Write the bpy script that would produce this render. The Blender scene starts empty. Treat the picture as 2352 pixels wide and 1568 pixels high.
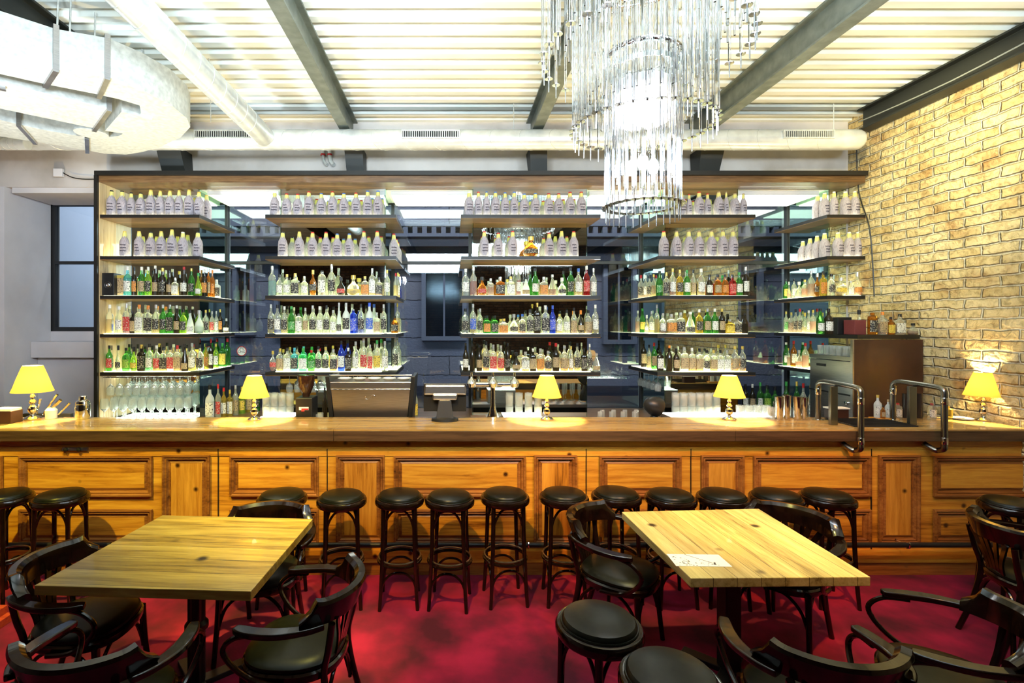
import bpy, math, random
from mathutils import Vector, Matrix
C = bpy.context.scene.collection
PI = math.pi
rnd = random.Random(7)
sc = bpy.context.scene
# ---------------------------------------------------------------- camera
F = 1180.0                      # focal length in pixels of the 2352 px wide frame
CX, CY, H = 1035.0, 746.0, 1.95  # principal point, eye height
cam = bpy.data.cameras.new('camera'); cam.sensor_width = 36; cam.lens = 36 * F / 2352
cam.shift_x = (1176 - CX) / 2352; cam.shift_y = -(784 - CY) / 2352
cam.clip_start = 0.05
co = bpy.data.objects.new('camera', cam); C.objects.link(co)
co.location = (0, 0, H); co.rotation_euler = (PI / 2, 0, 0); sc.camera = co
# ---------------------------------------------------------------- world, exposure
w = bpy.data.worlds.new('world'); sc.world = w; w.use_nodes = True
w.node_tree.nodes['Background'].inputs[0].default_value = (0.35, 0.5, 1.0, 1)
w.node_tree.nodes['Background'].inputs[1].default_value = 0.05
sc.view_settings.view_transform = 'Standard'; sc.view_settings.look = 'None'
sc.view_settings.gamma = 1.0; sc.view_settings.exposure = 0.0; sc.view_settings.use_curve_mapping = False

def light(kind, loc, power, col=(1, 1, 1), aim=None, size=0.1, size_y=None, spot=60, blend=0.4):
    l = bpy.data.lights.new('light', kind); l.energy = power; l.color = col
    if kind == 'AREA':
        l.size = size
        if size_y: l.shape = 'RECTANGLE'; l.size_y = size_y
    else: l.shadow_soft_size = size
    if kind == 'SPOT': l.spot_size = math.radians(spot); l.spot_blend = blend
    o = bpy.data.objects.new('light', l); C.objects.link(o); o.location = loc
    if aim is not None:
        o.rotation_euler = (Vector(aim) - Vector(loc)).to_track_quat('-Z', 'Y').to_euler()
    return o

WARM = (1, .66, .28); AMB = (1, .60, .14); COOL = (.74, .89, 1.0)
# unseen lights added above the frame for the ceiling, low left for the ducts
light('AREA', (0.6, 1.3, 3.35), 240, COOL, aim=(0.6, 3.6, 4.3), size=3.6, size_y=.5)
light('SPOT', (-3.5, 2.9, 1.5), 330, COOL, aim=(-2.9, 4.2, 3.7), size=.2, spot=80, blend=.8)
light('SPOT', (-3.4, 3.3, 1.4), 120, COOL, aim=(-2.6, 3.9, 3.7), size=.2, spot=85, blend=.8)
light('SPOT', (-1.2, .8, 3.0), 330, COOL, aim=(-1.7, 4.6, 3.9), size=.15, spot=75)
light('SPOT', (2.9, 1.2, 3.2), 230, COOL, aim=(2.6, 5.0, 4.0), size=.15, spot=80)
# spots on the two dining tables
light('SPOT', (-0.60, 3.45, 4.05), 1050, (1, .88, .16), aim=(-1.02, 3.02, .76), size=.05, spot=30, blend=1)
light('SPOT', (1.55, 3.3, 4.05), 470, (1, .88, .22), aim=(1.6, 2.85, .76), size=.05, spot=33, blend=.8)
# spots on the bar front from ceiling tracks behind the camera
light('SPOT', (-2.6, 1.5, 4.0), 900, (1, .82, .10), aim=(-2.7, 4.0, .80), size=.05, spot=52, blend=.8)
light('SPOT', (-.5, 1.4, 4.0), 700, (1, .60, .08), aim=(-.3, 4.0, .75), size=.05, spot=50, blend=.8)
light('SPOT', (1.7, 1.4, 4.0), 640, (1, .42, .08), aim=(1.9, 4.0, .75), size=.05, spot=52, blend=.8)
light('SPOT', (3.5, 1.8, 4.0), 110, (1, .34, .12), aim=(3.6, 4.0, .85), size=.05, spot=45, blend=.9)
# brick wall
light('SPOT', (3.0, 3.7, 3.95), 250, (1, .86, .42), aim=(4.5, 4.9, 3.3), size=.08, spot=86, blend=1)
# whitewashed window corner on the left
light('SPOT', (-3.6, 2.6, 2.6), 120, (.86, .84, 1), aim=(-4.9, 6.2, 2.6), size=.2, spot=60, blend=.9)
# street lighting on the buildings outside
light('AREA', (0, 7.6, 6.5), 420, (.86, .88, 1), aim=(0, 11, 2.2), size=11, size_y=1)
light('SPOT', (-5.5, 7.0, 4.5), 420, (.85, .90, 1), aim=(-8.6, 9.6, 2.2), size=.3, spot=90)

# ---------------------------------------------------------------- helpers
def P(px, py, D): return Vector(((px - CX) * D / F, D, H - (py - CY) * D / F))
def X(px, D): return (px - CX) * D / F
def Z(py, D): return H - (py - CY) * D / F
def tag(o, label=None, cat=None, group=None, kind=None):
    if label: o['label'] = label
    if cat: o['category'] = cat
    if group: o['group'] = group
    if kind: o['kind'] = kind
    return o
def empty(name, loc=(0, 0, 0), rz=0, label=None, cat=None, group=None):
    o = bpy.data.objects.new(name, None); C.objects.link(o)
    o.location = loc; o.rotation_euler = (0, 0, rz); o.empty_display_size = .05
    return tag(o, label, cat, group)
class MB:
    def __init__(s): s.v = []; s.f = []
    def add(s, vs, fs):
        n = len(s.v); s.v += [tuple(v) for v in vs]; s.f += [tuple(i + n for i in f) for f in fs]; return s
    def box(s, x0, x1, y0, y1, z0, z1):
        return s.add([(x0,y0,z0),(x1,y0,z0),(x1,y1,z0),(x0,y1,z0),(x0,y0,z1),(x1,y0,z1),(x1,y1,z1),(x0,y1,z1)],
                     [(0,3,2,1),(4,5,6,7),(0,1,5,4),(1,2,6,5),(2,3,7,6),(3,0,4,7)])
    def hexa(s, b, t):  # 4 bottom points, 4 top points
        return s.add(list(b) + list(t), [(3,2,1,0),(4,5,6,7),(0,1,5,4),(1,2,6,5),(2,3,7,6),(3,0,4,7)])
    def prism(s, pts, z0, z1):  # xy outline
        n = len(pts)
        return s.add([(p[0],p[1],z0) for p in pts] + [(p[0],p[1],z1) for p in pts],
                     [tuple(range(n))[::-1], tuple(range(n, 2*n))] + [(i,(i+1)%n,(i+1)%n+n,i+n) for i in range(n)])
    def lathe(s, prof, n=16, c=(0,0,0), sq=2.0, fy=1.0, a0=0, a1=2*PI, caps=False):
        full = abs(a1 - a0 - 2*PI) < 1e-6; m = n if full else n + 1
        vs = []
        for r, z in prof:
            for i in range(m):
                a = a0 + (a1 - a0) * i / n; ca, sa = math.cos(a), math.sin(a)
                k = 1.0 if sq == 2 else 1 / ((abs(ca)**sq + abs(sa)**sq) ** (1/sq))
                vs.append((c[0] + r*k*ca, c[1] + r*k*sa*fy, c[2] + z))
        fs = []
        for j in range(len(prof)-1):
            for i in range(n):
                i2 = (i+1) % m
                fs.append((j*m+i, j*m+i2, (j+1)*m+i2, (j+1)*m+i))
        return s.add(vs, fs)
    def sweep(s, path, sec, closed=False, up=(0,0,1)):
        """sec(t)->[(side,up)] section; side = tangent x up"""
        path = [Vector(p) for p in path]; n = len(path); U = Vector(up); rings = []
        for i, p in enumerate(path):
            a = path[(i-1) % n] if (closed or i > 0) else p
            b = path[(i+1) % n] if (closed or i < n-1) else p
            T = (b - a).normalized(); S = T.cross(U)
            if S.length < 1e-4: S = Vector((1,0,0))
            S.normalize(); V = S.cross(T).normalized()
            rings.append([p + S*u + V*v for u, v in sec(i/(n-1) if n > 1 else 0)])
        m = len(rings[0]); vs = [q for r in rings for q in r]; fs = []
        for j in range(n if closed else n-1):
            j2 = (j+1) % n
            for i in range(m):
                i2 = (i+1) % m; fs.append((j*m+i, j*m+i2, j2*m+i2, j2*m+i))
        if not closed: fs += [tuple(range(m))[::-1], tuple((n-1)*m+i for i in range(m))]
        return s.add(vs, fs)
    def tube(s, path, r, n=8, closed=False, r1=None):
        path = [Vector(p) for p in path]; N = len(path); rings = []
        T0 = (path[1]-path[0]).normalized(); ref = Vector((0,0,1)) if abs(T0.z) < .9 else Vector((1,0,0))
        S = T0.cross(ref).normalized()
        for i, p in enumerate(path):
            a = path[(i-1) % N] if (closed or i > 0) else p
            b = path[(i+1) % N] if (closed or i < N-1) else p
            T = (b-a).normalized(); S = (S - T*S.dot(T)).normalized(); V = T.cross(S)
            rr = r if r1 is None else r + (r1-r)*i/(N-1)
            rings += [p + (S*math.cos(2*PI*k/n) + V*math.sin(2*PI*k/n))*rr for k in range(n)]
        fs = []
        for j in range(N if closed else N-1):
            j2 = (j+1) % N
            for i in range(n):
                i2 = (i+1) % n; fs.append((j*n+i, j2*n+i, j2*n+i2, j*n+i2)[::-1])
        if not closed: fs += [tuple(range(n))[::-1], tuple((N-1)*n+i for i in range(n))]
        return s.add(rings, fs)
    def mesh(s, name, mat=None, smooth=True):
        me = bpy.data.meshes.new(name); me.from_pydata(s.v, [], s.f); me.validate()
        if smooth: me.shade_smooth(); me.set_sharp_from_angle(angle=.62)
        if mat: me.materials.append(mat)
        return me
    def build(s, name, mat, parent=None, loc=(0,0,0), rz=0, smooth=True, bev=0, label=None, cat=None, group=None, kind=None):
        o = bpy.data.objects.new(name, s.mesh(name, mat, smooth)); C.objects.link(o)
        o.location = loc; o.rotation_euler = (0,0,rz)
        if parent: o.parent = parent
        if bev:
            b = o.modifiers.new('bevel', 'BEVEL'); b.width = bev; b.segments = 2; b.limit_method = 'ANGLE'
        return tag(o, label, cat, group, kind)
def cr(pts, k=6, closed=False):  # Catmull-Rom
    p = [Vector(q) for q in pts]; n = len(p); out = []
    for i in range(n if closed else n-1):
        g = lambda j: p[j % n] if closed else p[min(max(j,0), n-1)]
        a, b, c, d = g(i-1), g(i), g(i+1), g(i+2)
        for q in range(k):
            t = q/k; out.append(.5*((2*b)+(c-a)*t+(2*a-5*b+4*c-d)*t*t+(3*b-3*c+d-a)*t**3))
    if not closed: out.append(p[-1])
    return out
def bx(*a): return MB().box(*a)
def copy_tree(o, parent=None):
    c = o.copy(); C.objects.link(c)
    if parent: c.parent = parent
    for ch in kids.get(o.name, []): copy_tree(ch, c)
    return c
kids = {}
def index_kids(root):
    kids[root.name] = list(root.children)
    for c in root.children: index_kids(c)
def rect_sec(wd, th): return lambda t: [(-wd/2,-th/2),(wd/2,-th/2),(wd/2,th/2),(-wd/2,th/2)]

# ---------------------------------------------------------------- materials
def mat(name, col, rough=.5, metal=0, emit=None, es=0, trans=0, ior=1.45, coat=0, alpha=1, spec=.5):
    m = bpy.data.materials.new(name); m.use_nodes = True; b = m.node_tree.nodes['Principled BSDF']; i = b.inputs
    i['Base Color'].default_value = (*col, 1); i['Roughness'].default_value = rough; i['Metallic'].default_value = metal
    i['Transmission Weight'].default_value = trans; i['IOR'].default_value = ior; i['Coat Weight'].default_value = coat
    i['Alpha'].default_value = alpha; i['Specular IOR Level'].default_value = spec
    if emit: i['Emission Color'].default_value = (*emit, 1); i['Emission Strength'].default_value = es
    return m
def nd(m, t, **kw):
    n = m.node_tree.nodes.new(t)
    for k, v in kw.items():
        if k in n.inputs: n.inputs[k].default_value = v
        else: setattr(n, k, v)
    return n
def lk(m, a, b): m.node_tree.links.new(a, b)
def ramp(m, stops):
    r = m.node_tree.nodes.new('ShaderNodeValToRGB'); e = r.color_ramp.elements
    while len(e) < len(stops): e.new(.5)
    for x, (p, c) in zip(e, stops): x.position = p; x.color = (*c, 1)
    return r
def noisy(name, stops, scale=(1,1,1), nscale=4, detail=6, rough=.6, bump=.0, dist=.02, coat=0, metal=0, ns2=None, distort=0):
    m = mat(name, (1,1,1), rough, metal, coat=coat, spec=.28 if 'leather' in name else .5); b = m.node_tree.nodes['Principled BSDF']
    tc = nd(m, 'ShaderNodeTexCoord'); mp = nd(m, 'ShaderNodeMapping'); mp.inputs['Scale'].default_value = scale
    lk(m, tc.outputs['Object'], mp.inputs[0])
    n = nd(m, 'ShaderNodeTexNoise', Scale=nscale, Detail=detail, Distortion=distort); lk(m, mp.outputs[0], n.inputs[0])
    r = ramp(m, stops); lk(m, n.outputs[0], r.inputs[0]); lk(m, r.outputs[0], b.inputs['Base Color'])
    if bump:
        bp = nd(m, 'ShaderNodeBump', Strength=bump, Distance=dist); lk(m, n.outputs[0], bp.inputs['Height']); lk(m, bp.outputs[0], b.inputs['Normal'])
    return m
def wood(name, dark, mid, light_, axis='x', scale=1.0, rough=.4, knots=True, plank=None, plank_axis='z', coat=.2, bump=.25, kn=3.1, gap=(.02,.012,.005)):
    """long-grained timber; plank = board width along plank_axis"""
    m = mat(name, mid, rough, coat=coat); b = m.node_tree.nodes['Principled BSDF']
    tc = nd(m, 'ShaderNodeTexCoord'); vec = tc.outputs['Object']
    sx = {'x': (.9,14,14), 'y': (14,.9,14), 'z': (14,14,.9)}[axis]
    if plank:
        sep = nd(m, 'ShaderNodeSeparateXYZ'); lk(m, vec, sep.inputs[0])
        src = sep.outputs[{'x':0,'y':1,'z':2}[plank_axis]]
        d = nd(m, 'ShaderNodeMath', operation='DIVIDE'); d.inputs[1].default_value = plank; lk(m, src, d.inputs[0])
        fl = nd(m, 'ShaderNodeMath', operation='FLOOR'); lk(m, d.outputs[0], fl.inputs[0])
        fr = nd(m, 'ShaderNodeMath', operation='FRACT'); lk(m, d.outputs[0], fr.inputs[0])
        wn = nd(m, 'ShaderNodeTexWhiteNoise', noise_dimensions='1D'); lk(m, fl.outputs[0], wn.inputs['W'])
        va = nd(m, 'ShaderNodeVectorMath', operation='MULTIPLY_ADD'); va.inputs[1].default_value = (7,7,7)
        lk(m, wn.outputs['Color'], va.inputs[0]); lk(m, vec, va.inputs[2]); vec = va.outputs[0]
    mp = nd(m, 'ShaderNodeMapping'); mp.inputs['Scale'].default_value = tuple(q*scale for q in sx); lk(m, vec, mp.inputs[0])
    n1 = nd(m, 'ShaderNodeTexNoise', Scale=2.6, Detail=12, Roughness=.68, Distortion=.6); lk(m, mp.outputs[0], n1.inputs[0])
    mp2 = nd(m, 'ShaderNodeMapping'); mp2.inputs['Scale'].default_value = tuple(q*scale*.22 for q in sx); lk(m, vec, mp2.inputs[0])
    n2 = nd(m, 'ShaderNodeTexNoise', Scale=1.2, Detail=3, Distortion=1.5); lk(m, mp2.outputs[0], n2.inputs[0])
    ad = nd(m, 'ShaderNodeMath', operation='MULTIPLY_ADD'); ad.inputs[1].default_value = .55; lk(m, n1.outputs[0], ad.inputs[0])
    ml = nd(m, 'ShaderNodeMath', operation='MULTIPLY'); ml.inputs[1].default_value = .45; lk(m, n2.outputs[0], ml.inputs[0]); lk(m, ml.outputs[0], ad.inputs[2])
    r = ramp(m, [(.34, dark), (.46, mid), (.62, light_)]); lk(m, ad.outputs[0], r.inputs[0]); out = r.outputs[0]
    if knots:
        v = nd(m, 'ShaderNodeTexVoronoi', Scale=kn*scale); lk(m, tc.outputs['Object'], v.inputs[0])
        kr = ramp(m, [(.05, (0,0,0)), (.13, (1,1,1))]); lk(m, v.outputs['Distance'], kr.inputs[0])
        mx = nd(m, 'ShaderNodeMix', data_type='RGBA'); lk(m, kr.outputs[0], mx.inputs[0])
        mx.inputs[6].default_value = (*[c*.35 for c in dark], 1); lk(m, out, mx.inputs[7]); out = mx.outputs[2]
    if plank:
        g = nd(m, 'ShaderNodeMath', operation='LESS_THAN'); g.inputs[1].default_value = .02; lk(m, fr.outputs[0], g.inputs[0])
        mx = nd(m, 'ShaderNodeMix', data_type='RGBA'); lk(m, g.outputs[0], mx.inputs[0]); lk(m, out, mx.inputs[6]); mx.inputs[7].default_value = (*gap, 1); out = mx.outputs[2]
        vr = nd(m, 'ShaderNodeMath', operation='MULTIPLY_ADD'); vr.inputs[1].default_value = .35; vr.inputs[2].default_value = .8; lk(m, wn.outputs['Value'], vr.inputs[0])
        hs = nd(m, 'ShaderNodeHueSaturation'); lk(m, vr.outputs[0], hs.inputs['Value']); lk(m, out, hs.inputs['Color']); out = hs.outputs[0]
    lk(m, out, b.inputs['Base Color'])
    if bump:
        bp = nd(m, 'ShaderNodeBump', Strength=bump, Distance=.004); lk(m, ad.outputs[0], bp.inputs['Height']); lk(m, bp.outputs[0], b.inputs['Normal'])
    return m
M = {}
M['carpet'] = noisy('red carpet', [(.34,(.06,.001,.012)),(.5,(.18,.0015,.027)),(.66,(.32,.004,.045))], nscale=2.6, detail=12, rough=.95, bump=.35, dist=.01)
M['pine'] = wood('old pine', (.15,.04,.003), (.56,.225,.018), (.80,.41,.045), 'x', 1.0, .42, kn=5)
M['pine_v'] = wood('old pine upright', (.12,.034,.003), (.47,.18,.015), (.70,.33,.04), 'z', 1.0, .42, kn=5)
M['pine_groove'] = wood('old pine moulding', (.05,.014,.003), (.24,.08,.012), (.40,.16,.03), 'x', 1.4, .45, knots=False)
M['oak_top'] = wood('oak bar top', (.20,.10,.026), (.42,.25,.07), (.60,.40,.14), 'x', 1.0, .27, knots=False, coat=.5)
M['oak_edge'] = wood('dark oak edge', (.018,.010,.005), (.055,.028,.012), (.11,.058,.026), 'x', 1.3, .4, knots=False)
M['table_x'] = wood('oak table boards', (.05,.028,.005), (.26,.165,.03), (.48,.34,.085), 'x', 1.0, .33, knots=True, plank=.14, plank_axis='y', coat=.15)
M['table_y'] = wood('pale oak table boards', (.16,.10,.025), (.54,.41,.13), (.74,.60,.24), 'y', 1.2, .36, knots=True, plank=.115, plank_axis='x', coat=.1)
M['bent'] = noisy('dark stained beech', [(.3,(.003,.0015,.001)),(.6,(.009,.0035,.002)),(.8,(.02,.006,.003))], scale=(3,3,3), nscale=6, rough=.16, coat=.25)
M['leather'] = noisy('black leather', [(.3,(.003,.0035,.002)),(.7,(.007,.008,.004))], nscale=40, rough=.34, bump=.08, dist=.002)
M['black'] = mat('black metal', (.012,.012,.012), .4)
M['blackwood'] = mat('black shelf edge', (.01,.009,.008), .45)
M['shelfwood'] = wood('walnut shelf', (.03,.014,.005), (.10,.05,.018), (.22,.12,.05), 'x', 1.6, .4, knots=False)
M['chrome'] = mat('chrome', (.75,.74,.70), .08, 1)
M['steel'] = noisy('brushed steel', [(.3,(.36,.35,.36)),(.7,(.55,.54,.55))], scale=(1,1,60), nscale=8, rough=.3, metal=1)
M['galv'] = noisy('galvanised steel', [(.3,(.50,.52,.50)),(.7,(.72,.74,.71))], nscale=26, detail=10, rough=.42, metal=.35)
M['galv_round'] = noisy('spiral duct steel', [(.3,(.66,.68,.66)),(.7,(.85,.87,.85))], nscale=9, rough=.3, metal=.45)
M['deck'] = noisy('ribbed ceiling sheet', [(.3,(.62,.66,.60)),(.7,(.86,.88,.84))], scale=(.4,2,2), nscale=3, rough=.55)
M['beam'] = noisy('painted steel beam', [(.3,(.09,.105,.085)),(.7,(.16,.18,.15))], nscale=12, rough=.42, bump=.1)
M['beam_dark'] = mat('dark steel beam', (.018,.020,.017), .5)
M['plaster'] = noisy('old plaster', [(.3,(.40,.36,.31)),(.5,(.58,.54,.50)),(.75,(.68,.64,.60))], nscale=1.6, detail=10, rough=.9, bump=.3)
M['white'] = noisy('white plaster', [(.3,(.62,.60,.60)),(.7,(.74,.72,.72))], nscale=2, rough=.9)
M['mirror'] = mat('mirror', (.80,.90,.85), .015, 1)
M['mirror_green'] = mat('green-tinted mirror', (.52,.74,.62), .03, 1)
M['frame'] = mat('dark window frame', (.02,.02,.02), .5)
M['led'] = mat('lit shelf panel', (1,1,.8), .5, emit=(1,.98,.58), es=6.5)
M['tube'] = mat('lit tube cover', (1,1,1), .5, emit=(.95,1,.93), es=7)
M['bulb'] = mat('glowing bulb', (1,1,1), .5, emit=(1,.97,.9), es=16)
M['warmbulb'] = mat('warm bulb', (1,1,1), .5, emit=(1,.75,.35), es=25)
M['rod'] = mat('clear glass rod', (.95,.96,1), .04, trans=1, ior=1.4)
M['disc'] = mat('chandelier disc', (.62,.62,.63), .2, 1)
M['facade'] = None
M['paper'] = mat('paper', (.85,.84,.78), .8)
M['ink'] = mat('ink', (.03,.02,.015), .7)
M['red'] = mat('red', (.5,.02,.02), .4); M['brown_lam'] = noisy('brown laminate', [(.3,(.030,.012,.008)),(.7,(.065,.026,.016))], nscale=3, rough=.4)
def window_glass():
    m = bpy.data.materials.new('window glass'); m.use_nodes = True; nt = m.node_tree; nt.nodes.clear()
    o = nt.nodes.new('ShaderNodeOutputMaterial'); t = nt.nodes.new('ShaderNodeBsdfTransparent'); t.inputs[0].default_value = (.80,.88,.92,1)
    g = nt.nodes.new('ShaderNodeBsdfGlossy'); g.inputs['Roughness'].default_value = .01
    lw = nt.nodes.new('ShaderNodeLayerWeight'); pw = nt.nodes.new('ShaderNodeMath'); pw.operation = 'POWER'; pw.inputs[1].default_value = 4; nt.links.new(lw.outputs['Facing'], pw.inputs[0])
    f = nt.nodes.new('ShaderNodeMath'); f.operation = 'MULTIPLY_ADD'; f.inputs[1].default_value = .7; f.inputs[2].default_value = .10; nt.links.new(pw.outputs[0], f.inputs[0])
    x = nt.nodes.new('ShaderNodeMixShader')
    nt.links.new(f.outputs[0], x.inputs[0]); nt.links.new(t.outputs[0], x.inputs[1]); nt.links.new(g.outputs[0], x.inputs[2]); nt.links.new(x.outputs[0], o.inputs[0])
    return m
M['pane'] = window_glass()
def shade_mat():
    m = bpy.data.materials.new('fabric shade'); m.use_nodes = True; nt = m.node_tree; nt.nodes.clear()
    o = nt.nodes.new('ShaderNodeOutputMaterial'); t = nt.nodes.new('ShaderNodeBsdfTranslucent'); t.inputs[0].default_value = (1,.85,.36,1)
    d = nt.nodes.new('ShaderNodeBsdfDiffuse'); d.inputs[0].default_value = (.9,.68,.2,1); x = nt.nodes.new('ShaderNodeMixShader'); x.inputs[0].default_value = .3
    nt.links.new(t.outputs[0], x.inputs[1]); nt.links.new(d.outputs[0], x.inputs[2]); nt.links.new(x.outputs[0], o.inputs[0]); return m
M['shade'] = shade_mat()
def brick_mat(name, c1, c2, mortar, vec='yz', bw=.25, bh=.075, bump=.9, rough=.85, stain_shade=True):
    m = mat(name, c1, rough); b = m.node_tree.nodes['Principled BSDF']; tc = nd(m, 'ShaderNodeTexCoord')
    sep = nd(m, 'ShaderNodeSeparateXYZ'); lk(m, tc.outputs['Object'], sep.inputs[0]); cb = nd(m, 'ShaderNodeCombineXYZ')
    lk(m, sep.outputs['XYZ'.index(vec[0].upper())], cb.inputs[0]); lk(m, sep.outputs['XYZ'.index(vec[1].upper())], cb.inputs[1])
    wob = nd(m, 'ShaderNodeTexNoise', Scale=7, Detail=4); lk(m, cb.outputs[0], wob.inputs[0])
    va = nd(m, 'ShaderNodeVectorMath', operation='MULTIPLY_ADD'); va.inputs[1].default_value = (.055,.045,0); lk(m, wob.outputs['Color'], va.inputs[0]); lk(m, cb.outputs[0], va.inputs[2])
    br = nd(m, 'ShaderNodeTexBrick'); lk(m, va.outputs[0], br.inputs[0]); i = br.inputs
    i['Color1'].default_value = (*c1,1); i['Color2'].default_value = (*c2,1); i['Mortar'].default_value = (*mortar,1)
    i['Scale'].default_value = 1; i['Mortar Size'].default_value = .013 if stain_shade else .009; i['Mortar Smooth'].default_value = .9 if stain_shade else .5; i['Bias'].default_value = -.1
    i['Brick Width'].default_value = bw; i['Row Height'].default_value = bh
    out = br.outputs['Color']
    n = nd(m, 'ShaderNodeTexNoise', Scale=22, Detail=12, Distortion=.4); lk(m, va.outputs[0], n.inputs[0])
    if stain_shade:
        n2 = nd(m, 'ShaderNodeTexNoise', Scale=3.2, Detail=6); lk(m, cb.outputs[0], n2.inputs[0])
        r = ramp(m, [(.42,(1,1,1)),(.56,(.84,.80,.72)),(.76,(.55,.34,.20))]); lk(m, n2.outputs[0], r.inputs[0])
        mx = nd(m, 'ShaderNodeMix', data_type='RGBA', blend_type='MULTIPLY'); mx.inputs[0].default_value = 1; lk(m, out, mx.inputs[6]); lk(m, r.outputs[0], mx.inputs[7]); out = mx.outputs[2]
        r2 = ramp(m, [(.30,(.62,.58,.50)),(.52,(1.05,1.05,1.05))]); lk(m, n.outputs[0], r2.inputs[0])
        mx = nd(m, 'ShaderNodeMix', data_type='RGBA', blend_type='MULTIPLY'); mx.inputs[0].default_value = 1; lk(m, out, mx.inputs[6]); lk(m, r2.outputs[0], mx.inputs[7]); out = mx.outputs[2]
    lk(m, out, b.inputs['Base Color'])
    if stain_shade:
        er = ramp(m, [(.0,(1,1,1)),(.18,(.38,.30,.22)),(.42,(.8,.76,.7)),(.6,(1,1,1))]); lk(m, br.outputs['Fac'], er.inputs[0])  # darkens mortar edges, joint shading painted into the colour
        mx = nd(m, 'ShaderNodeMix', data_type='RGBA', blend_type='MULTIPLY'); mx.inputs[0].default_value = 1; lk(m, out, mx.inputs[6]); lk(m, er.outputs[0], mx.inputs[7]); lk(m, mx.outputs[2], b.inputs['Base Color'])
    sb = nd(m, 'ShaderNodeMath', operation='MULTIPLY_ADD'); sb.inputs[1].default_value = -.9; lk(m, br.outputs['Fac'], sb.inputs[0]); lk(m, n.outputs[0], sb.inputs[2])
    bp = nd(m, 'ShaderNodeBump', Strength=bump, Distance=.025); lk(m, sb.outputs[0], bp.inputs['Height']); lk(m, bp.outputs[0], b.inputs['Normal'])
    return m
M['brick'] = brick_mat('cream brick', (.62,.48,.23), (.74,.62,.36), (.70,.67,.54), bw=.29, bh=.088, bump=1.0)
M['facade'] = brick_mat('rusticated render', (.30,.28,.31), (.24,.25,.32), (.015,.015,.02), 'xz', 60, .40, .5, stain_shade=False)

# ---------------------------------------------------------------- room shell
ST = 'structure'
WX, LX, CZ = 4.47, -6.2, 4.23     # brick wall, left wall, ceiling
FACE, WIN = 5.78, 6.45            # pier face depth, window depth
BACKY = -3.2
bx(LX, WX, BACKY, 6.6, -.1, 0).build('floor', M['carpet'], kind=ST, smooth=False)
def deck():
    m = MB(); y = BACKY; pts = []
    p = .175
    while y < 5.85:
        pts += [(y, 0), (y+.075, 0), (y+.095, .05), (y+.155, .05)]; y += p
    vs = []; fs = []
    for (yy, dz) in pts: vs += [(LX, yy, CZ+dz), (WX+.1, yy, CZ+dz)]
    for i in range(len(pts)-1): fs.append((2*i, 2*i+1, 2*i+3, 2*i+2))
    m.add(vs, fs); m.box(LX, WX+.1, BACKY, 6.0, CZ+.08, CZ+.2)
    return m
deck().build('ceiling', M['deck'], kind=ST, smooth=False)
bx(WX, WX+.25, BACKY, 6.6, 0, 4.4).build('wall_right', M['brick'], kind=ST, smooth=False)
bx(LX-.2, LX, BACKY, 6.6, 0, 4.4).build('wall_left', M['plaster'], kind=ST, smooth=False)
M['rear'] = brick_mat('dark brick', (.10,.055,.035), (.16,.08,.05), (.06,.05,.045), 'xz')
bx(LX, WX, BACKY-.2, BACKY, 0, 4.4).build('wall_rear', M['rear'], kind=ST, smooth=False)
PIERS = [(-3.80,-2.83), (-1.90,-.74), (.256,1.521), (2.413,3.215), (4.254,WX)]
def wall_back():
    m = MB()
    m.box(LX, -5.02, FACE, 6.6, 0, 3.5)
    for a, b in PIERS: m.box(a, b, FACE, 6.6, 0, 3.5)
    m.box(LX, WX, FACE, 6.6, 3.5, 4.4)
    return m
wall_back().build('wall_back', M['plaster'], kind=ST, smooth=False)
NICHES = [(-5.02,-3.80), (-2.83,-1.90), (-.74,.256), (1.521,2.413), (3.215,4.254)]
SILL = [1.87, .88, .88, .88, .88]
m = MB()
for (a, b), s in zip(NICHES, SILL): m.box(a, b, WIN-.02, 6.6, 0, s)
m.build('wall_parapet', M['white'], kind=ST, smooth=False)
bx(-5.02,-5.005, FACE-.02, 6.43, .0, 3.5).build('trim_1', M['white'], kind=ST, smooth=False)
bx(LX, -5.02, FACE-.02, FACE, 0, 3.5).build('wall_panel', M['white'], kind=ST, smooth=False)
# boxed ledge below the left window and the white soffit above it
bx(-5.0, -3.82, 6.12, WIN-.02, 1.56, 1.75).build('trim_2', M['white'], kind=ST, smooth=False)
bx(-5.0, -3.82, 6.22, WIN-.02, .0, 1.56).build('trim_3', M['white'], kind=ST, smooth=False)
bx(-4.95, -3.82, FACE+.02, 6.4, 3.44, 3.50).build('trim_4', M['white'], kind=ST, smooth=False)
for k, ((a, b), s) in enumerate(zip(NICHES, SILL), 1):
    r = empty(f'window_{k}', ((a+b)/2, WIN, s)); tag(r, kind=ST); w2 = (b-a)/2; h = 3.5 - s; fw = .055 if k == 1 else .03
    f = MB(); f.box(-w2, -w2+fw, 0, .06, 0, h); f.box(w2-fw, w2, 0, .06, 0, h); f.box(-w2+fw, w2-fw, 0, .06, h-fw, h); f.box(-w2+fw, w2-fw, 0, .06, 0, fw)
    f.box(-w2+fw, w2-fw, -.005, .06, 2.715-s, 2.75-s)
    f.build('window_frame', M['frame'], r, smooth=False)
    bx(-w2+fw, w2-fw, .03, .036, fw, h-fw).build('glazing', M['pane'], r, smooth=False)
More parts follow.
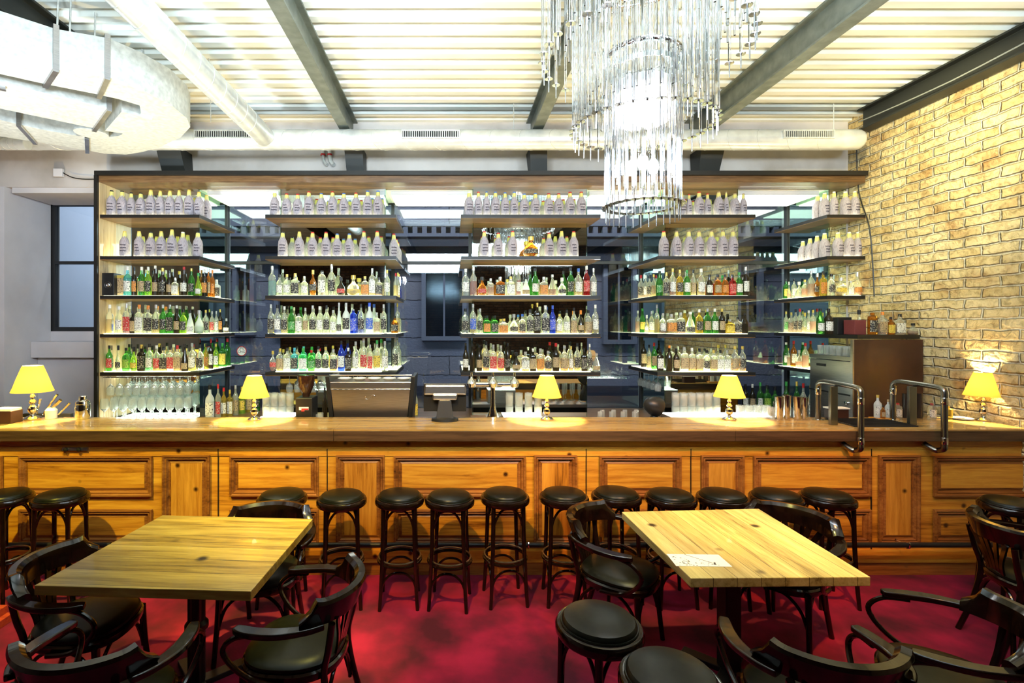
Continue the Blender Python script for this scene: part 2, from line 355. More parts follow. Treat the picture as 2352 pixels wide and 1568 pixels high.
# ---------------------------------------------------------------- street outside
bx(-14, 14, 6.8, 11, -.4, -.3).build('street', mat('asphalt', (.05,.05,.06), .8), kind=ST, smooth=False)
fb = empty('town_building', (0, 11, -.3), label='blue-grey rendered building with grooved stonework across the street, seen through windows', cat='building')
bx(-13, 13, 0, 1, 0, 9).build('facade_wall', M['facade'], fb, smooth=False)
def ext_window(px0, px1, py0, py1, light_=None):
    D = 10.9; x0, x1 = X(px0,D), X(px1,D); z0, z1 = Z(py1,D)+.3, Z(py0,D)+.3
    f = MB(); t = .09
    f.box(x0-t, x0, -.14, 0, z0-t, z1+t); f.box(x1, x1+t, -.14, 0, z0-t, z1+t); f.box(x0, x1, -.14, 0, z1, z1+t); f.box(x0, x1, -.14, 0, z0-t, z0)
    f.box((x0+x1)/2-.02, (x0+x1)/2+.02, -.05, 0, z0, z1)
    o = f.build('window', M['fstone'], fb, smooth=False)
    bx(x0, x1, -.03, -.01, z0, z1).build('pane', light_ or M['fdark'], o, smooth=False)
M['fstone'] = mat('pale stone surround', (.24,.25,.30), .8); M['fdark'] = mat('dark pane', (.01,.014,.02), .1)
for a in [(978,1062,622,772), (1395,1452,560,780), (1700,1742,560,740), (640,700,600,760), (545,575,600,760), (150,196,480,560)]: ext_window(*a)
m = MB(); D = 10.8; z = Z(600, D)+.3
m.box(-13, 13, -.30, 0, z, z+.28); m.box(-13, 13, -.45, 0, z+.28, z+.42)
m.build('cornice', mat('dark stone', (.07,.075,.09), .8), fb, smooth=False)
z2 = Z(530, D)+.3; m = MB()
m.box(-13, 13, -.22, 0, z2-.12, z2-.05); m.box(-13, 13, -.22, 0, z2+.10, z2+.15)
for i in range(130): m.box(-13+i*.2, -12.9+i*.2, -.2, 0, z2-.05, z2+.10)
m.build('dentil_band', M['fstone'], fb, smooth=False)
m = MB(); m.box(-13, 13, -.1, 0, 0, .95); m.build('stone_base', mat('dark plinth', (.05,.05,.07), .8), fb, smooth=False)
bx(-12.4, -6.4, 9.4, 9.8, -.3, 7).build('pale_house', mat('pale render', (.55,.58,.66), .8), label='pale rendered house wall seen through the window beside the white corner', cat='building', smooth=False)
# round sticker on the second window
s = P(555, 806, WIN-.01); st = empty('window_sticker', s, label='round white sticker with red ring reading LPG CNG on window glass', cat='sticker')
def disc(r, y, n=28): return MB().add([(r*math.cos(2*PI*i/n), y, r*math.sin(2*PI*i/n)) for i in range(n)], [tuple(range(n))])
MB().lathe([(.001,0),(.062,0),(.062,.002),(.001,.002)], 28).build('sticker_face', M['paper'], st).rotation_euler = (PI/2,0,0)
MB().lathe([(.053,0),(.062,0),(.062,.003),(.053,.003),(.053,0)], 28).build('red_ring', M['red'], st).rotation_euler = (PI/2,0,0)
def text(body, size, mat_, parent, loc, rot=(PI/2,0,0), name='lettering'):
    c = bpy.data.curves.new(name, 'FONT'); c.body = body; c.size = size; c.align_x = 'CENTER'; c.align_y = 'CENTER'; c.extrude = .0006
    o = bpy.data.objects.new(name, c); C.objects.link(o); c.materials.append(mat_); me = bpy.data.meshes.new_from_object(o.evaluated_get(bpy.context.evaluated_depsgraph_get())); bpy.data.objects.remove(o)
    o = bpy.data.objects.new(name, me); C.objects.link(o); o.location = loc; o.rotation_euler = rot; o.parent = parent; return o
text('LPG\nCNG', .042, M['ink'], st, (0, -.004, .012))

# ---------------------------------------------------------------- ceiling steel
def ibeam(name, x0, x1, zt, zb, y0, y1, mt, label, tf=.018):
    m = MB(); xc = (x0+x1)/2
    m.add([], [])
    pts = [(x0,zb),(x1,zb),(x1,zb+tf),(xc+.006,zb+tf),(xc+.006,zt-tf),(x1,zt-tf),(x1,zt),(x0,zt),(x0,zt-tf),(xc-.006,zt-tf),(xc-.006,zb+tf),(x0,zb+tf)]
    n = len(pts); vs = [(x, y0, z) for x, z in pts] + [(x, y1, z) for x, z in pts]
    m.add(vs, [tuple(range(n)), tuple(range(n,2*n))[::-1]] + [(i+n, (i+1)%n+n, (i+1)%n, i) for i in range(n)])
    return m.build(name, mt, label=label, cat='beam', kind=ST, smooth=False, bev=.003)
ibeam('ceiling_beam_1', -1.155, -1.045, CZ, 3.98, BACKY, FACE, M['beam'], None)
ibeam('ceiling_beam_2', .85, .96, CZ, 3.98, BACKY, FACE, M['beam'], None)
ibeam('ceiling_beam_3', 2.63, 2.745, CZ, 3.98, BACKY, FACE, M['beam'], None)
ibeam('ceiling_beam_4', 4.31, 4.45, CZ, 4.0, BACKY, 5.45, M['beam_dark'], None)
ibeam('ceiling_beam_5', -3.06, -2.92, CZ, 4.0, BACKY, FACE, M['beam_dark'], None)
for k, (a, b, a2, b2) in enumerate([(357,412,374,427),(790,832,797,836),(1217,1257,1220,1257),(1612,1666,1604,1650)], 1):
    d0, d1 = 5.50, 5.60
    MB().hexa([P(a2,402,d1), P(b2,402,d1), P(b2,402,d1)+Vector((0,.17,0)), P(a2,402,d1)+Vector((0,.17,0))],
              [P(a,336,d0), P(b,336,d0), P(b,336,d0)+Vector((0,.27,0)), P(a,336,d0)+Vector((0,.27,0))]).build(f'beam_bracket_{k}', M['beam_dark'], kind=ST, smooth=False)
# cable along the dark beam
MB().tube([Vector((4.29, y, 4.04 + .16*abs((y-4.4)/2.4)**1.5)) for y in [5.4-i*.25 for i in range(20)]], .006).build('beam_cable', mat('grey cable',(.25,.27,.26),.5), label='thin grey cable slung along the dark beam over the brick wall', cat='cable')

# ---------------------------------------------------------------- ducts
def round_duct(name, a, b, r, seams, label, grilles=(), cap=False):
    root = empty(name, a, label=label, cat='duct'); a, b = Vector(a), Vector(b); L = (b-a).length; d = (b-a)/L
    prof = [(0,0)]; prof = []
    q = d.to_track_quat('Z', 'Y')
    m = MB(); pr = [(.001, 0), (r, 0)]
    pr += [(r, L - (.10 if cap else 0))]
    if cap: pr += [(r*.97, L-.05), (r*.85, L-.02), (r*.6, L), (.001, L)]
    else: pr += [(.001, L)]
    m.lathe(pr, 32); o = m.build('duct_body', M['galv_round'], root); o.rotation_euler = q.to_euler()
    n = int(L/seams)
    for i in range(1, n):  # standing spiral seams
        mm = MB(); N = 24; z = i*seams
        mm.tube([(r*1.004*math.cos(t*2*PI/N), r*1.004*math.sin(t*2*PI/N), z + seams*.35*math.cos(t*2*PI/N)) for t in range(N)], .0028, 5, closed=True)
        s = mm.build('spiral_seam', M['galv'], o)
    return root, q
r1, _ = round_duct('air_duct', (-4.6, 5.29, H+1.905), (4.24, 5.29, H+1.905), .103, .30, 'long round silver duct running along the back wall above the shelves', cap=True)
for (x0, x1) in ((450,580),(925,1053),(1800,1912)):
    D = 5.19; g = bx(X(x0,D), X(x1,D), D-.012, D+.02, Z(321,D), Z(303,D))
    gx = g.v; ob = MB(); n = 26
    x_0, x_1 = X(x0,D), X(x1,D); z0, z1 = Z(316,D), Z(302,D); c = Vector((-4.6,5.29,H+1.905))
    fr = MB(); t = .012; yy = -.122
    for (p0,p1,p2,p3) in ((x_0-t,x_1+t,z1,z1+t),(x_0-t,x_1+t,z0-t,z0),(x_0-t,x_0,z0,z1),(x_1,x_1+t,z0,z1)): fr.box(p0-c.x,p1-c.x,yy,-.04,p2-c.z,p3-c.z)
    for i in range(n):
        xx = x_0 + (x_1-x_0)*(i+.5)/n; fr.box(xx-.004-c.x, xx+.004-c.x, yy+.002, -.05, z0-c.z, z1-c.z)
    gr = fr.build('grille', M['galv'], r1, smooth=False)
    bx(x_0-c.x, x_1-c.x, -.112, -.06, z0-c.z, z1-c.z).build('grille_opening', mat('duct inside',(.015,.015,.015),.8), gr, smooth=False)
a = Vector((-1.885, 5.183, H+1.905)); b_ = Vector((-1.885, -1.5, H+1.905))
round_duct('branch_duct', b_, a, .100, .21, 'round silver duct running front to back under the ceiling beside the boxy duct')
round_duct('flexible_duct', (-5.9, 5.10, H+1.80), (-4.2, 5.10, H+1.80), .06, .06, 'thin ribbed flexible duct under the boxy duct in the plaster corner')
# hanger rods for ducts
for k, (px, D, zb) in enumerate([(484,5.15,3.98),(1915,5.29,3.95),(430,5.29,3.95),(480,4.4,3.95),(1180,5.29,3.95)]):
    MB().tube([(X(px,D), D, zb), (X(px,D), D, CZ)], .004, 6).build('hanger_rod', M['galv'], label=['thin steel hanger rod of the branch duct','thin hanger rod by duct end cap near brick wall','hanger rod nearest the boxy duct elbow','hanger rod halfway along the front to back duct','hanger rod mid-way along the long wall duct'][k], cat='rod')
# boxy U-shaped duct
U = [(-7.2,.9),( -2.95,3.10),(-2.63,3.42),(-2.35,3.53),(-2.24,3.71),(-2.16,3.95),(-2.17,4.23),(-2.24,4.42),(-2.45,4.66),(-2.80,4.93),(-3.05,5.06),(-3.24,5.13),(-3.44,5.10),(-3.62,4.94),(-3.86,4.77),(-5.2,3.9),
     (-5.0,3.55),(-3.74,4.26),(-3.55,4.48),(-3.35,4.62),(-3.18,4.68),(-2.98,4.62),(-2.83,4.50),(-2.60,4.25),(-2.48,4.12),(-2.41,3.98),(-2.50,3.87),(-2.62,3.78),(-2.86,3.63),(-3.03,3.45)]
U = [(-4.1,2.15)] + U[1:-1] + [(-3.03,3.50),(-4.35,2.45)]
zb, zt = H+1.70, H+1.97
bd = empty('boxy_duct', (-3, 4, zb), label='bulky rectangular galvanised duct bending back on itself over the corner', cat='duct')
m = MB(); n = len(U); lo = [(x+3, y-4, 0) for x, y in U]; hi = [(x+3, y-4, zt-zb) for x, y in U]
import mathutils
tris = mathutils.geometry.tessellate_polygon([[Vector((p[0], p[1], 0)) for p in lo]])
m.add(lo+hi, [tuple(t) for t in tris] + [tuple(i+n for i in t) for t in tris] + [(i,(i+1)%n,(i+1)%n+n,i+n) for i in range(n)])
ud = m.build('elbow_body', M['galv'], bd, smooth=True)
def flange(p, q, z0, z1, t=.016, ov=.022, parent=bd):
    p, q = Vector((*p,0)), Vector((*q,0)); d = (q-p).normalized(); nn = Vector((-d.y, d.x, 0)); p -= d*ov; q += d*ov
    m = MB(); off = Vector((3,-4,-zb))
    def bar(a0, a1, zz0, zz1): m.hexa([a0-nn*t+Vector((0,0,zz0))+off, a1-nn*t+Vector((0,0,zz0))+off, a1+nn*t+Vector((0,0,zz0))+off, a0+nn*t+Vector((0,0,zz0))+off],
                                      [a0-nn*t+Vector((0,0,zz1))+off, a1-nn*t+Vector((0,0,zz1))+off, a1+nn*t+Vector((0,0,zz1))+off, a0+nn*t+Vector((0,0,zz1))+off])
    bar(p, q, z0-ov, z0); bar(p, q, z1, z1+ov); bar(p, p+d*ov, z0, z1); bar(q-d*ov, q, z0, z1)
    m.build('flange', M['steel'], parent, smooth=False)
flange((-2.63,3.42), (-2.86,3.63), zb, zt); flange((-2.36,3.53), (-2.60,3.80), zb, zt)
flange((-3.86,4.77), (-3.66,4.36), zb, zt); flange((-3.55,5.02), (-3.30,4.66), zb, zt)
# middle branch with its own box and fan housing
B = [(-3.14,3.54),(-2.62,4.02),(-3.05,4.42),(-3.72,3.84)]
B = [(-4.25,2.55),(-2.66,4.00),(-3.05,4.40),(-4.66,2.96)]
mb = bd
m = MB().prism([(x+3, y-4) for x, y in B], -.02, .22); m.build('box_body', M['galv'], mb, smooth=False, bev=.006)
flange((-2.66,4.0), (-3.05,4.40), zb-.02, zb+.20, parent=mb)
m = MB().prism([(x+3, y-4) for x, y in [(-2.60,4.06),(-2.45,4.22),(-2.83,4.56),(-3.0,4.46)]], -.015, .18); m.build('transition_piece', M['galv'], mb, smooth=False)
for (x, y, q) in ((-3.16,3.62,0),(-3.60,3.98,1)):
    MB().box(-.02,.02,-.02,.02,0,.03).build('clamp', M['steel'], mb, loc=(x+3, y-4, -.045), rz=.6)
fl = MB().lathe([(.001,0),(.13,0),(.13,.20),(.001,.20)], 24); fl.build('fan_drum', M['galv'], mb, loc=(-.16,.52,-.02))
for k, (px, py, D) in enumerate([(131,52,3.45),(160,60,3.5),(216,88,3.75),(323,124,4.25)]):
    MB().tube([(X(px,D), D, zt-.02), (X(px,D)+.01, D, CZ)], .006, 6).build('hanger_rod', M['galv'], label=['steel hanger rod at first flange of boxy duct','second steel rod just past the boxy duct flange','hanger rod over the straight run of the boxy duct','hanger rod above the boxy duct bend'][k], cat='rod')

# ---------------------------------------------------------------- shelf units
SHZ = [3.135, 2.69, 2.268, 1.856, 1.447]
FR = 5.50   # front edge of shelves
TH = .038
names5 = ['first', 'second', 'third', 'fourth', 'fifth']
unit = empty('back_bar', (0, FR, 0), label='tall mirror-backed back bar of dark timber shelves between the windows', cat='shelving')
def ub(x0,x1,y0,y1,z0,z1,name,mt,**k): return bx(x0,x1,y0-FR,y1-FR,z0,z1).build(name, mt, unit, smooth=False, **k)
ub(-3.79, 4.44, 5.46, FACE, 3.545, 3.59, 'top_board', M['blackwood'])
ub(-3.78, 4.44, 5.50, FACE, 3.475, 3.545, 'top_soffit', M['shelfwood'])
ub(-3.80, -3.765, 5.47, FACE, .0, 3.545, 'side_panel', M['blackwood'])
M['litwood'] = wood('painted-lit side wood', (.30,.20,.09), (.52,.38,.2), (.66,.52,.30), 'z', 1.2, .45, knots=False)  # paleness stands for the light falling on the side panel
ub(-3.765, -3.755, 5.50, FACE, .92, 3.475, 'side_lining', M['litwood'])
for k, (a, b) in enumerate(PIERS):
    aa, bb = (max(a, -3.755), min(b, 4.44))
    ub(aa, bb, FACE-.012, FACE-.002, .92, 3.475, 'mirror_panel', M['mirror'])
    if k > 0: ub(a-.012, a-.002, FACE-.012, WIN-.02, .92, 3.475, 'reveal_mirror', M['mirror_green'])
    if k < 4: ub(b+.002, b+.012, FACE-.012, WIN-.02, .92, 3.475, 'reveal_mirror', M['mirror_green'])
for a, b in NICHES[1:]: ub(a, b, 5.82, WIN-.02, 3.475, 3.50, 'niche_soffit', M['white'])
# shelf boards: front run plus returns along the window reveals  (x_front0, x_front1, wrapL, wrapR)
SH = [(-3.755, -2.69, 0, 1), (-1.985, -.585, 1, 1), (.112, 1.605, 1, 1), (2.215, 3.265, 1, 1), (4.03, 4.44, 1, 0)]
FARY = 6.40
for k, (x0, x1, wl, wr) in enumerate(SH):
    a, b = PIERS[k]
    for j, z in enumerate(SHZ):
        e1 = x1; e0 = x0; fr = FR; x_end = x1
        if k == 4 and j >= 3: continue
        pts = []
        if wl: pts += [(x0, FARY), (x0, fr)]
        else: pts += [(x0, FACE-.012), (x0, fr)]
        if wr: pts += [(x1, fr), (x1, FARY), (b+.012, FARY), (b+.012, FACE-.013)]
        else: pts += [(x1, fr), (x1, FACE-.013)]
        if wl: pts += [(a-.012, FACE-.013), (a-.012, FARY)]
        n = len(pts); loc = [(x, y-FR) for x, y in pts]
        tri = mathutils.geometry.tessellate_polygon([[Vector((x, y, 0)) for x, y in loc]])
        def slab(z0, z1, ins=0):
            m = MB(); m.add([(x, y, z0) for x, y in loc] + [(x, y, z1) for x, y in loc], [tuple(t)[::-1] for t in tri] + [tuple(i+n for i in t) for t in tri] + [(i,(i+1)%n,(i+1)%n+n,i+n) for i in range(n)]); return m
        sh = slab(z-TH, z-.004).build('shelf', M['blackwood'], unit, smooth=False)
        # walnut underside
        slab(z-TH-.006, z-TH).build('underside', M['shelfwood'], sh, smooth=False)
        # light panel let into the shelf top
        lp = MB(); lp.box(max(x0, a)+.01, min(x1, b)-.01, FR+.045-FR, FACE-.02-FR, z-.004, z)
        lp.build('light_panel', M['led'], sh, smooth=False)
        if wr: bx(b+.02, x1-.02, FACE-FR, FARY-.05-FR, z-.004, z).build('side_light_panel', M['led'], sh, smooth=False)
        if wl and k > 0: bx(x0+.02, a-.02, FACE-FR, FARY-.05-FR, z-.004, z).build('side_light_panel', M['led'], sh, smooth=False)
# shelves four and five of the last bay reach back only beside the steel cabinet
for z in SHZ[3:]:
    xr = 4.44 if z > 1.6 else 4.25
    pts = [(4.03,FARY),(4.03,5.0 if z > 1.6 else 5.52),(xr,5.0 if z > 1.6 else 5.52),(xr,FACE-.013),(4.242,FACE-.013),(4.242,FARY)]
    if z > 1.6: pts[1] = (3.85, 4.86); pts[2] = (4.44, 4.86); pts[0] = (4.03, FARY); pts.insert(1, (4.03, 5.5)); pts.insert(2, (3.85, 5.5))
    loc = [(x, y-FR) for x, y in pts]; n = len(loc); tri = mathutils.geometry.tessellate_polygon([[Vector((x, y, 0)) for x, y in loc]])
    m = MB(); m.add([(x, y, z-TH) for x, y in loc] + [(x, y, z) for x, y in loc], [tuple(t)[::-1] for t in tri] + [tuple(i+n for i in t) for t in tri] + [(i,(i+1)%n,(i+1)%n+n,i+n) for i in range(n)])
    sh = m.build('shelf', M['blackwood'], unit, smooth=False)
    bx(4.05, 4.24, 5.55-FR, FARY-.05-FR, z-.003, z+.0005).build('side_light_panel', M['led'], sh, smooth=False)
# counter under the shelves
ub(-3.76, 3.38, 5.42, WIN-.02, .86, .91, 'counter_top', wood('counter timber', (.06,.03,.012),(.16,.09,.04),(.26,.16,.08),'x',1.2,.35,knots=False))
ub(-3.76, 3.38, 5.46, 5.75, .0, .86, 'counter_front', M['blackwood'])
ub(-3.72, -2.86, 5.46, 5.74, .91, .914, 'counter_light_panel', mat('lit counter panel', (1,1,.9), .5, emit=(.92,1,.88), es=7))
ub(-3.74, -2.86, 5.745, 5.765, 1.375, 1.395, 'added_glow_strip', mat('added glow strip', (1,1,.9), .5, emit=(.92,1,.88), es=14))  # glowing strip added to brighten the hanging glasses
# tubular lights inside the window heads
for k, ((a, b), px) in enumerate(zip(NICHES[1:], (0,0,0,0))):
    l = empty('soffit_light', ((a+b)/2, 6.05, 3.474), label=['flat white panel light in the window head between first and second shelf bays','flat white panel light in the window head above the till','flat white panel light in the window head behind the chandelier','flat white panel light in the window head next to the brick wall'][k], cat='light', group=None)
    bx(-(b-a)/2+.06, (b-a)/2-.06, -.20, .33, -.045, 0).build('housing', M['white'], l, smooth=False)
    bx(-(b-a)/2+.09, (b-a)/2-.09, -.19, .32, -.052, -.045).build('diffuser', M['tube'], l, smooth=False)

# ---------------------------------------------------------------- bottles
GL = {  # letter: (name, colour)
 'c': ('clear', (.97,1,.84)), 'w': ('frosted white', (.92,.95,.90)), 'g': ('green', (.10,.42,.08)), 'l': ('lime green', (.50,.82,.10)), 'd': ('black', (.025,.02,.015)),
 'a': ('amber', (.62,.24,.03)), 'y': ('yellow', (.85,.62,.10)), 'o': ('orange', (.85,.30,.03)), 'r': ('red', (.50,.03,.03)), 'u': ('blue', (.04,.09,.75)), 'k': ('turquoise', (.15,.62,.72)),
 't': ('tan', (.42,.30,.16)), 'b': ('blue', (.05,.16,.55)), 'e': ('bright green', (.10,.85,.25))}
GM, LM = {}, {}
def gmat(c):
    if c not in GM:
        col = GL[c][1]
        if c == 'd': m = mat('dark bottle glass', (.03,.022,.012), .12, trans=.25, ior=1.45)
        elif c == 'w': m = mat('frosted glass', col, .45, trans=.55, ior=1.35)
        else: m = mat(GL[c][0] + ' bottle glass', col, .04, trans=.82, ior=1.36)
        GM[c] = m
    return GM[c]
def lqmat(c):
    k = 'q' + c
    if k not in GM: GM[k] = mat(GL[c][0] + ' liquid', GL[c][1], .05, trans=.7, ior=1.12)
    return GM[k]
def lmat(c):
    if c not in LM:
        col = {'w': (.78,.76,.66), 'd': (.02,.018,.018), 't': (.45,.33,.17), 'y': (.75,.55,.08), 'r': (.5,.03,.03), 'o': (.65,.26,.05), 'g': (.05,.28,.06), 'b': (.05,.12,.5), 'u': (.04,.08,.55), 'l': (.3,.5,.06), 'c': (.45,.45,.43), 'k': (.1,.5,.6)}[c]
        m = mat('label ' + c, col, .55); b = m.node_tree.nodes['Principled BSDF']
        tc = nd(m, 'ShaderNodeTexCoord'); mp = nd(m, 'ShaderNodeMapping'); mp.inputs['Scale'].default_value = (5, 1, 9); lk(m, tc.outputs['Generated'], mp.inputs[0])
        n = nd(m, 'ShaderNodeTexNoise', Scale=1.6, Detail=1); lk(m, mp.outputs[0], n.inputs[0])
        con = (.6,.55,.4) if c in 'dgubr' else (.07,.05,.04)
        r = ramp(m, [(.57, col), (.60, con)]); lk(m, n.outputs[0], r.inputs[0]); lk(m, r.outputs[0], b.inputs['Base Color'])
        LM[c] = m
    return LM[c]
PROF = {
 'b': ([(.001,0),(1,0),(1,.56),(.92,.63),(.36,.75),(.30,.95),(.30,.96),(.001,.96)], 2, 1, 'tall'),
 'w': ([(.001,0),(1,0),(1,.50),(.86,.60),(.42,.74),(.34,.97),(.001,.97)], 2, 1, 'wine'),
 't': ([(.001,0),(1,0),(1,.30),(.78,.48),(.42,.66),(.28,.80),(.26,.96),(.001,.96)], 2, 1, 'sloping'),
 's': ([(.001,0),(1,0),(1,.62),(.92,.68),(.38,.74),(.34,.94),(.001,.94)], 5, .8, 'square'),
 'n': ([(.001,0),(.72,0),(.96,.12),(1,.27),(.86,.45),(.42,.60),(.25,.70),(.25,.90),(.001,.90)], 2, 1, 'round'),
 'f': ([(.001,0),(.5,0),(.86,.12),(1,.32),(.86,.53),(.36,.66),(.24,.74),(.24,.92),(.001,.92)], 2, .45, 'flat round'),
 'j': ([(.001,0),(1,0),(1,.74),(.88,.80),(.45,.85),(.42,.95),(.001,.95)], 2, 1, 'straight'),
}
BMESH = {}
def bmesh_of(key, fn):
    if key not in BMESH: BMESH[key] = fn()
    return BMESH[key]
def ob(name, me, parent=None, loc=(0,0,0), scale=None, rz=0):
    o = bpy.data.objects.new(name, me); C.objects.link(o); o.location = loc; o.rotation_euler = (0,0,rz)
    if scale: o.scale = scale
    if parent: o.parent = parent
    return o
def lev(prof, zmax, k):  # inner liquid profile
    out = []
    for i, (r, z) in enumerate(prof):
        if z >= zmax:
            r0, z0 = prof[i-1]; t = (zmax-z0)/(z-z0+1e-9); rr = r0+(r-r0)*t; out += [(rr*k, zmax), (.001, zmax)]; break
        out.append((r*k if r > .01 else .001, z + (.02 if i < 2 else 0)))
    return out
SHAPE_H = {'b': (.14,.50), 'w': (.14,.44), 't': (.08,.30), 's': (.10,.56), 'n': (.14,.36), 'f': (.2,.44), 'j': (.12,.62)}
def bottle(loc, w_, h, shape, glass, liq, lab, cap, label, group, rz=0):
    prof, sq, fy, _ = PROF[shape]
    me = bmesh_of(('b', shape, glass), lambda: MB().lathe(prof, 20, sq=sq, fy=fy).mesh('bottle', gmat(glass)))
    r = w_/2
    o = ob('bottle', me, None, loc, (r, r, h), rz); tag(o, label, 'bottle', group)
    if liq != '-':
        me = bmesh_of(('q', shape, liq), lambda: MB().lathe(lev(prof, .5 if shape in 'bwsj' else .3, .90), 16, sq=sq, fy=fy).mesh('liquid', lqmat(liq)))
        ob('liquid', me, o)
    if lab != '-':
        z0, z1 = SHAPE_H[shape]
        me = bmesh_of(('l', shape, lab), lambda: MB().lathe([(1.02*(1 if shape not in 'nft' else .98), z0), (1.03*(1 if shape not in 'nft' else .98), z1)], 12, sq=sq, fy=fy, a0=-PI/2-1.15, a1=-PI/2+1.15).mesh('label', lmat(lab)))
        ob('label', me, o)
    if cap != '-':
        cm = lmat(cap) if cap not in CAPM else CAPM[cap]
        z0 = prof[-1][1]-.085
        me = bmesh_of(('c', shape, cap), lambda: MB().lathe([(.001,z0),(.37,z0),(.37,1.0),(.001,1.0)], 12, fy=1).mesh('cap', cm))
        ob('cap', me, o)
    return o
CAPM = {'c': mat('clear stopper', (.75,.75,.72), .2, .6), 'd': mat('black cap', (.015,.015,.015), .35), 'w': mat('white cap', (.8,.78,.7), .4), 'r': mat('red cap', (.5,.02,.02), .35),
        'y': mat('gold cap', (.75,.55,.12), .3, .4), 'b': mat('blue cap', (.05,.15,.5), .35), 'u': mat('blue cap', (.05,.12,.6), .35), 'g': mat('green cap', (.04,.3,.06), .35), 'o': mat('orange cap', (.8,.25,.03), .35), 't': mat('cork stopper', (.42,.3,.16), .6), 'k': mat('turquoise cap', (.1,.5,.6), .35)}
ORD = ['first','second','third','fourth','fifth','sixth','seventh','eighth','ninth','tenth','eleventh','twelfth','thirteenth','fourteenth','fifteenth','sixteenth','seventeenth','eighteenth','nineteenth','twentieth','twenty-first','twenty-second','twenty-third','twenty-fourth']
SIDE_X = {0: -2.755, 1: -.665, 2: .185, 3: 2.31, 4: 4.14}
def ylim(k, x):  # is this pixel on the return shelf beside the window
    return {0: x > 466, 1: x > 893, 2: False, 3: x < 1519, 4: x < 1905}[k]
CAPN = {'c':'clear','d':'black','w':'white','r':'red','y':'gold','b':'blue','u':'blue','g':'green','o':'orange','t':'cork','k':'turquoise'}
LABN = {'w':'cream','d':'black','t':'tan','y':'yellow','r':'red','o':'orange','g':'green','b':'blue','u':'blue','l':'lime','c':'silver','k':'turquoise'}
def row(k, j, ox, s, data):
    prev = []
    for i, it in enumerate(data.strip().split(';')):
        f = it.split()
        if not f: continue
        x, w_, h = [float(q) for q in f[:3]]; shape, glass, liq, lab, cap = f[3:8]
        px = ox + x/s
        if ylim(k, px):
            if k == 1: D = min(6.32, 5.72 + (px-893)*.022); xx = SIDE_X[1] + .03
            else: xx = SIDE_X[k]; D = min(6.34, max(5.66, xx*F/(px-CX)))
            wm = min(w_/s*D/F*1.0, .085)
        else: D = 5.595; xx = X(px, D); wm = w_/s*D/F
        hm = h/s*D/F
        z = SHZ[j]+.001
        if k == 0: xx = max(xx, -3.75+wm/2)
        # keep the glass apart
        for (qx, qy, qw) in prev:
            d = math.hypot(xx-qx, D-qy); need = (wm+qw)/2*1.005
            if d < need: wm = max(.03, min(wm, 2*(d/1.005-qw/2)))
        prev.append((xx, D, wm))
        mx = SHZ[j-1]-SHZ[j]-TH-.012 if j else .33
        hm = min(hm, mx)
        nm = f"{GL[glass][0]} {PROF[shape][3]} bottle"
        if liq != '-': nm += f" of {LABN.get(liq, 'amber') if liq not in 'aeo' else {'a':'amber','e':'bright green','o':'orange'}[liq]} drink"
        elif lab != '-': nm += f", {LABN[lab]} label"
        label = f"{nm}, {CAPN.get(cap,'no')} top, {ORD[i]} on {ORD[j]} shelf, {names5[k]} bay"
        bottle((xx, D, z), wm, hm, shape, glass, liq, lab, cap, label, f'bottles on the {ORD[j]} shelf of the {names5[k]} bay', rz=0)
row(0,2,220,5.6,"410 95 375 b k - w w;495 65 365 b d - o d;590 90 370 b g - t w;675 90 370 b l - d w;765 80 385 w d - t w;858 90 355 b d - d y;945 70 320 w d - t d;1022 80 230 s c y w c;1135 85 370 w d - w r;1230 80 350 w g - d y;1318 80 290 t l - w g;1400 70 350 b d - o w;1450 60 370 b o - t c;1500 60 350 b o - o o;1555 85 235 s w - d w")
row(0,3,220,5.6,"130 90 370 b c y - w;212 62 250 b w - b c;300 90 350 b c - w w;400 85 385 s c r r c;472 55 290 s d - t d;560 95 370 s c - w o;675 95 360 s c - d o;775 90 370 b c y d c;865 85 370 b g - d c;955 85 370 s g - d c;1042 75 360 w d - t w;1125 85 310 b l - d d;1215 90 300 t w - w d;1330 110 300 n w l - c;1415 70 300 b c - d y;1495 60 280 b c - r c;1550 55 280 b c - w c;1600 60 300 b d - o y;1680 80 180 n d - w c;1790 60 90 n w - - -")
row(0,4,220,5.6,"125 80 330 b g - r d;207 72 330 n c - d d;290 75 330 n c - d d;390 90 300 b g - l d;490 90 310 n l - y d;590 90 340 s d - d y;690 90 350 b c e w d;782 88 330 b c a r w;870 85 310 s c a d d;962 80 320 s c - r d;1052 85 330 s c a t r;1145 85 350 t d - t d;1240 90 360 b c y w c;1340 90 340 b c - d d;1420 60 330 b y - o d;1480 60 380 b d - w r;1545 70 310 b l - w y;1630 90 300 s g - y g;1740 80 350 b g - - r")
row(1,2,600,5.6,"140 90 380 b c k - c;235 80 270 b c - w d;330 90 275 b c - w y;437 100 285 s c - d y;555 85 250 b c - w c;665 95 330 f a - d y;780 100 320 j c - w d;905 100 400 b c - d c;1025 110 240 n d - r d;1185 165 260 n c y - y;1335 95 250 s c a o y;1427 80 350 s c y w c;1515 85 235 s c a d d;1620 75 330 b c - w y;1700 60 310 b c y - r;1760 60 330 b c y w y;1810 60 320 t u - - y")
row(1,3,600,5.6,"125 80 375 b c y d c;208 84 370 b c u w d;298 78 350 b c y d w;388 90 350 w g - g g;482 88 260 j c - w d;568 70 330 b c - t c;662 90 360 b c - d c;752 84 350 b c - w w;840 84 362 b c - d d;925 80 300 b c - w c;1000 80 395 t w - d c;1092 92 395 b w - d c;1185 86 310 j u - u c;1283 84 380 b c u d d;1392 98 395 b w - b u;1487 80 270 s c - t c;1575 80 375 b c - d c;1670 90 220 b a - d d;1745 60 380 b c y - y;1800 60 260 b c - - c")
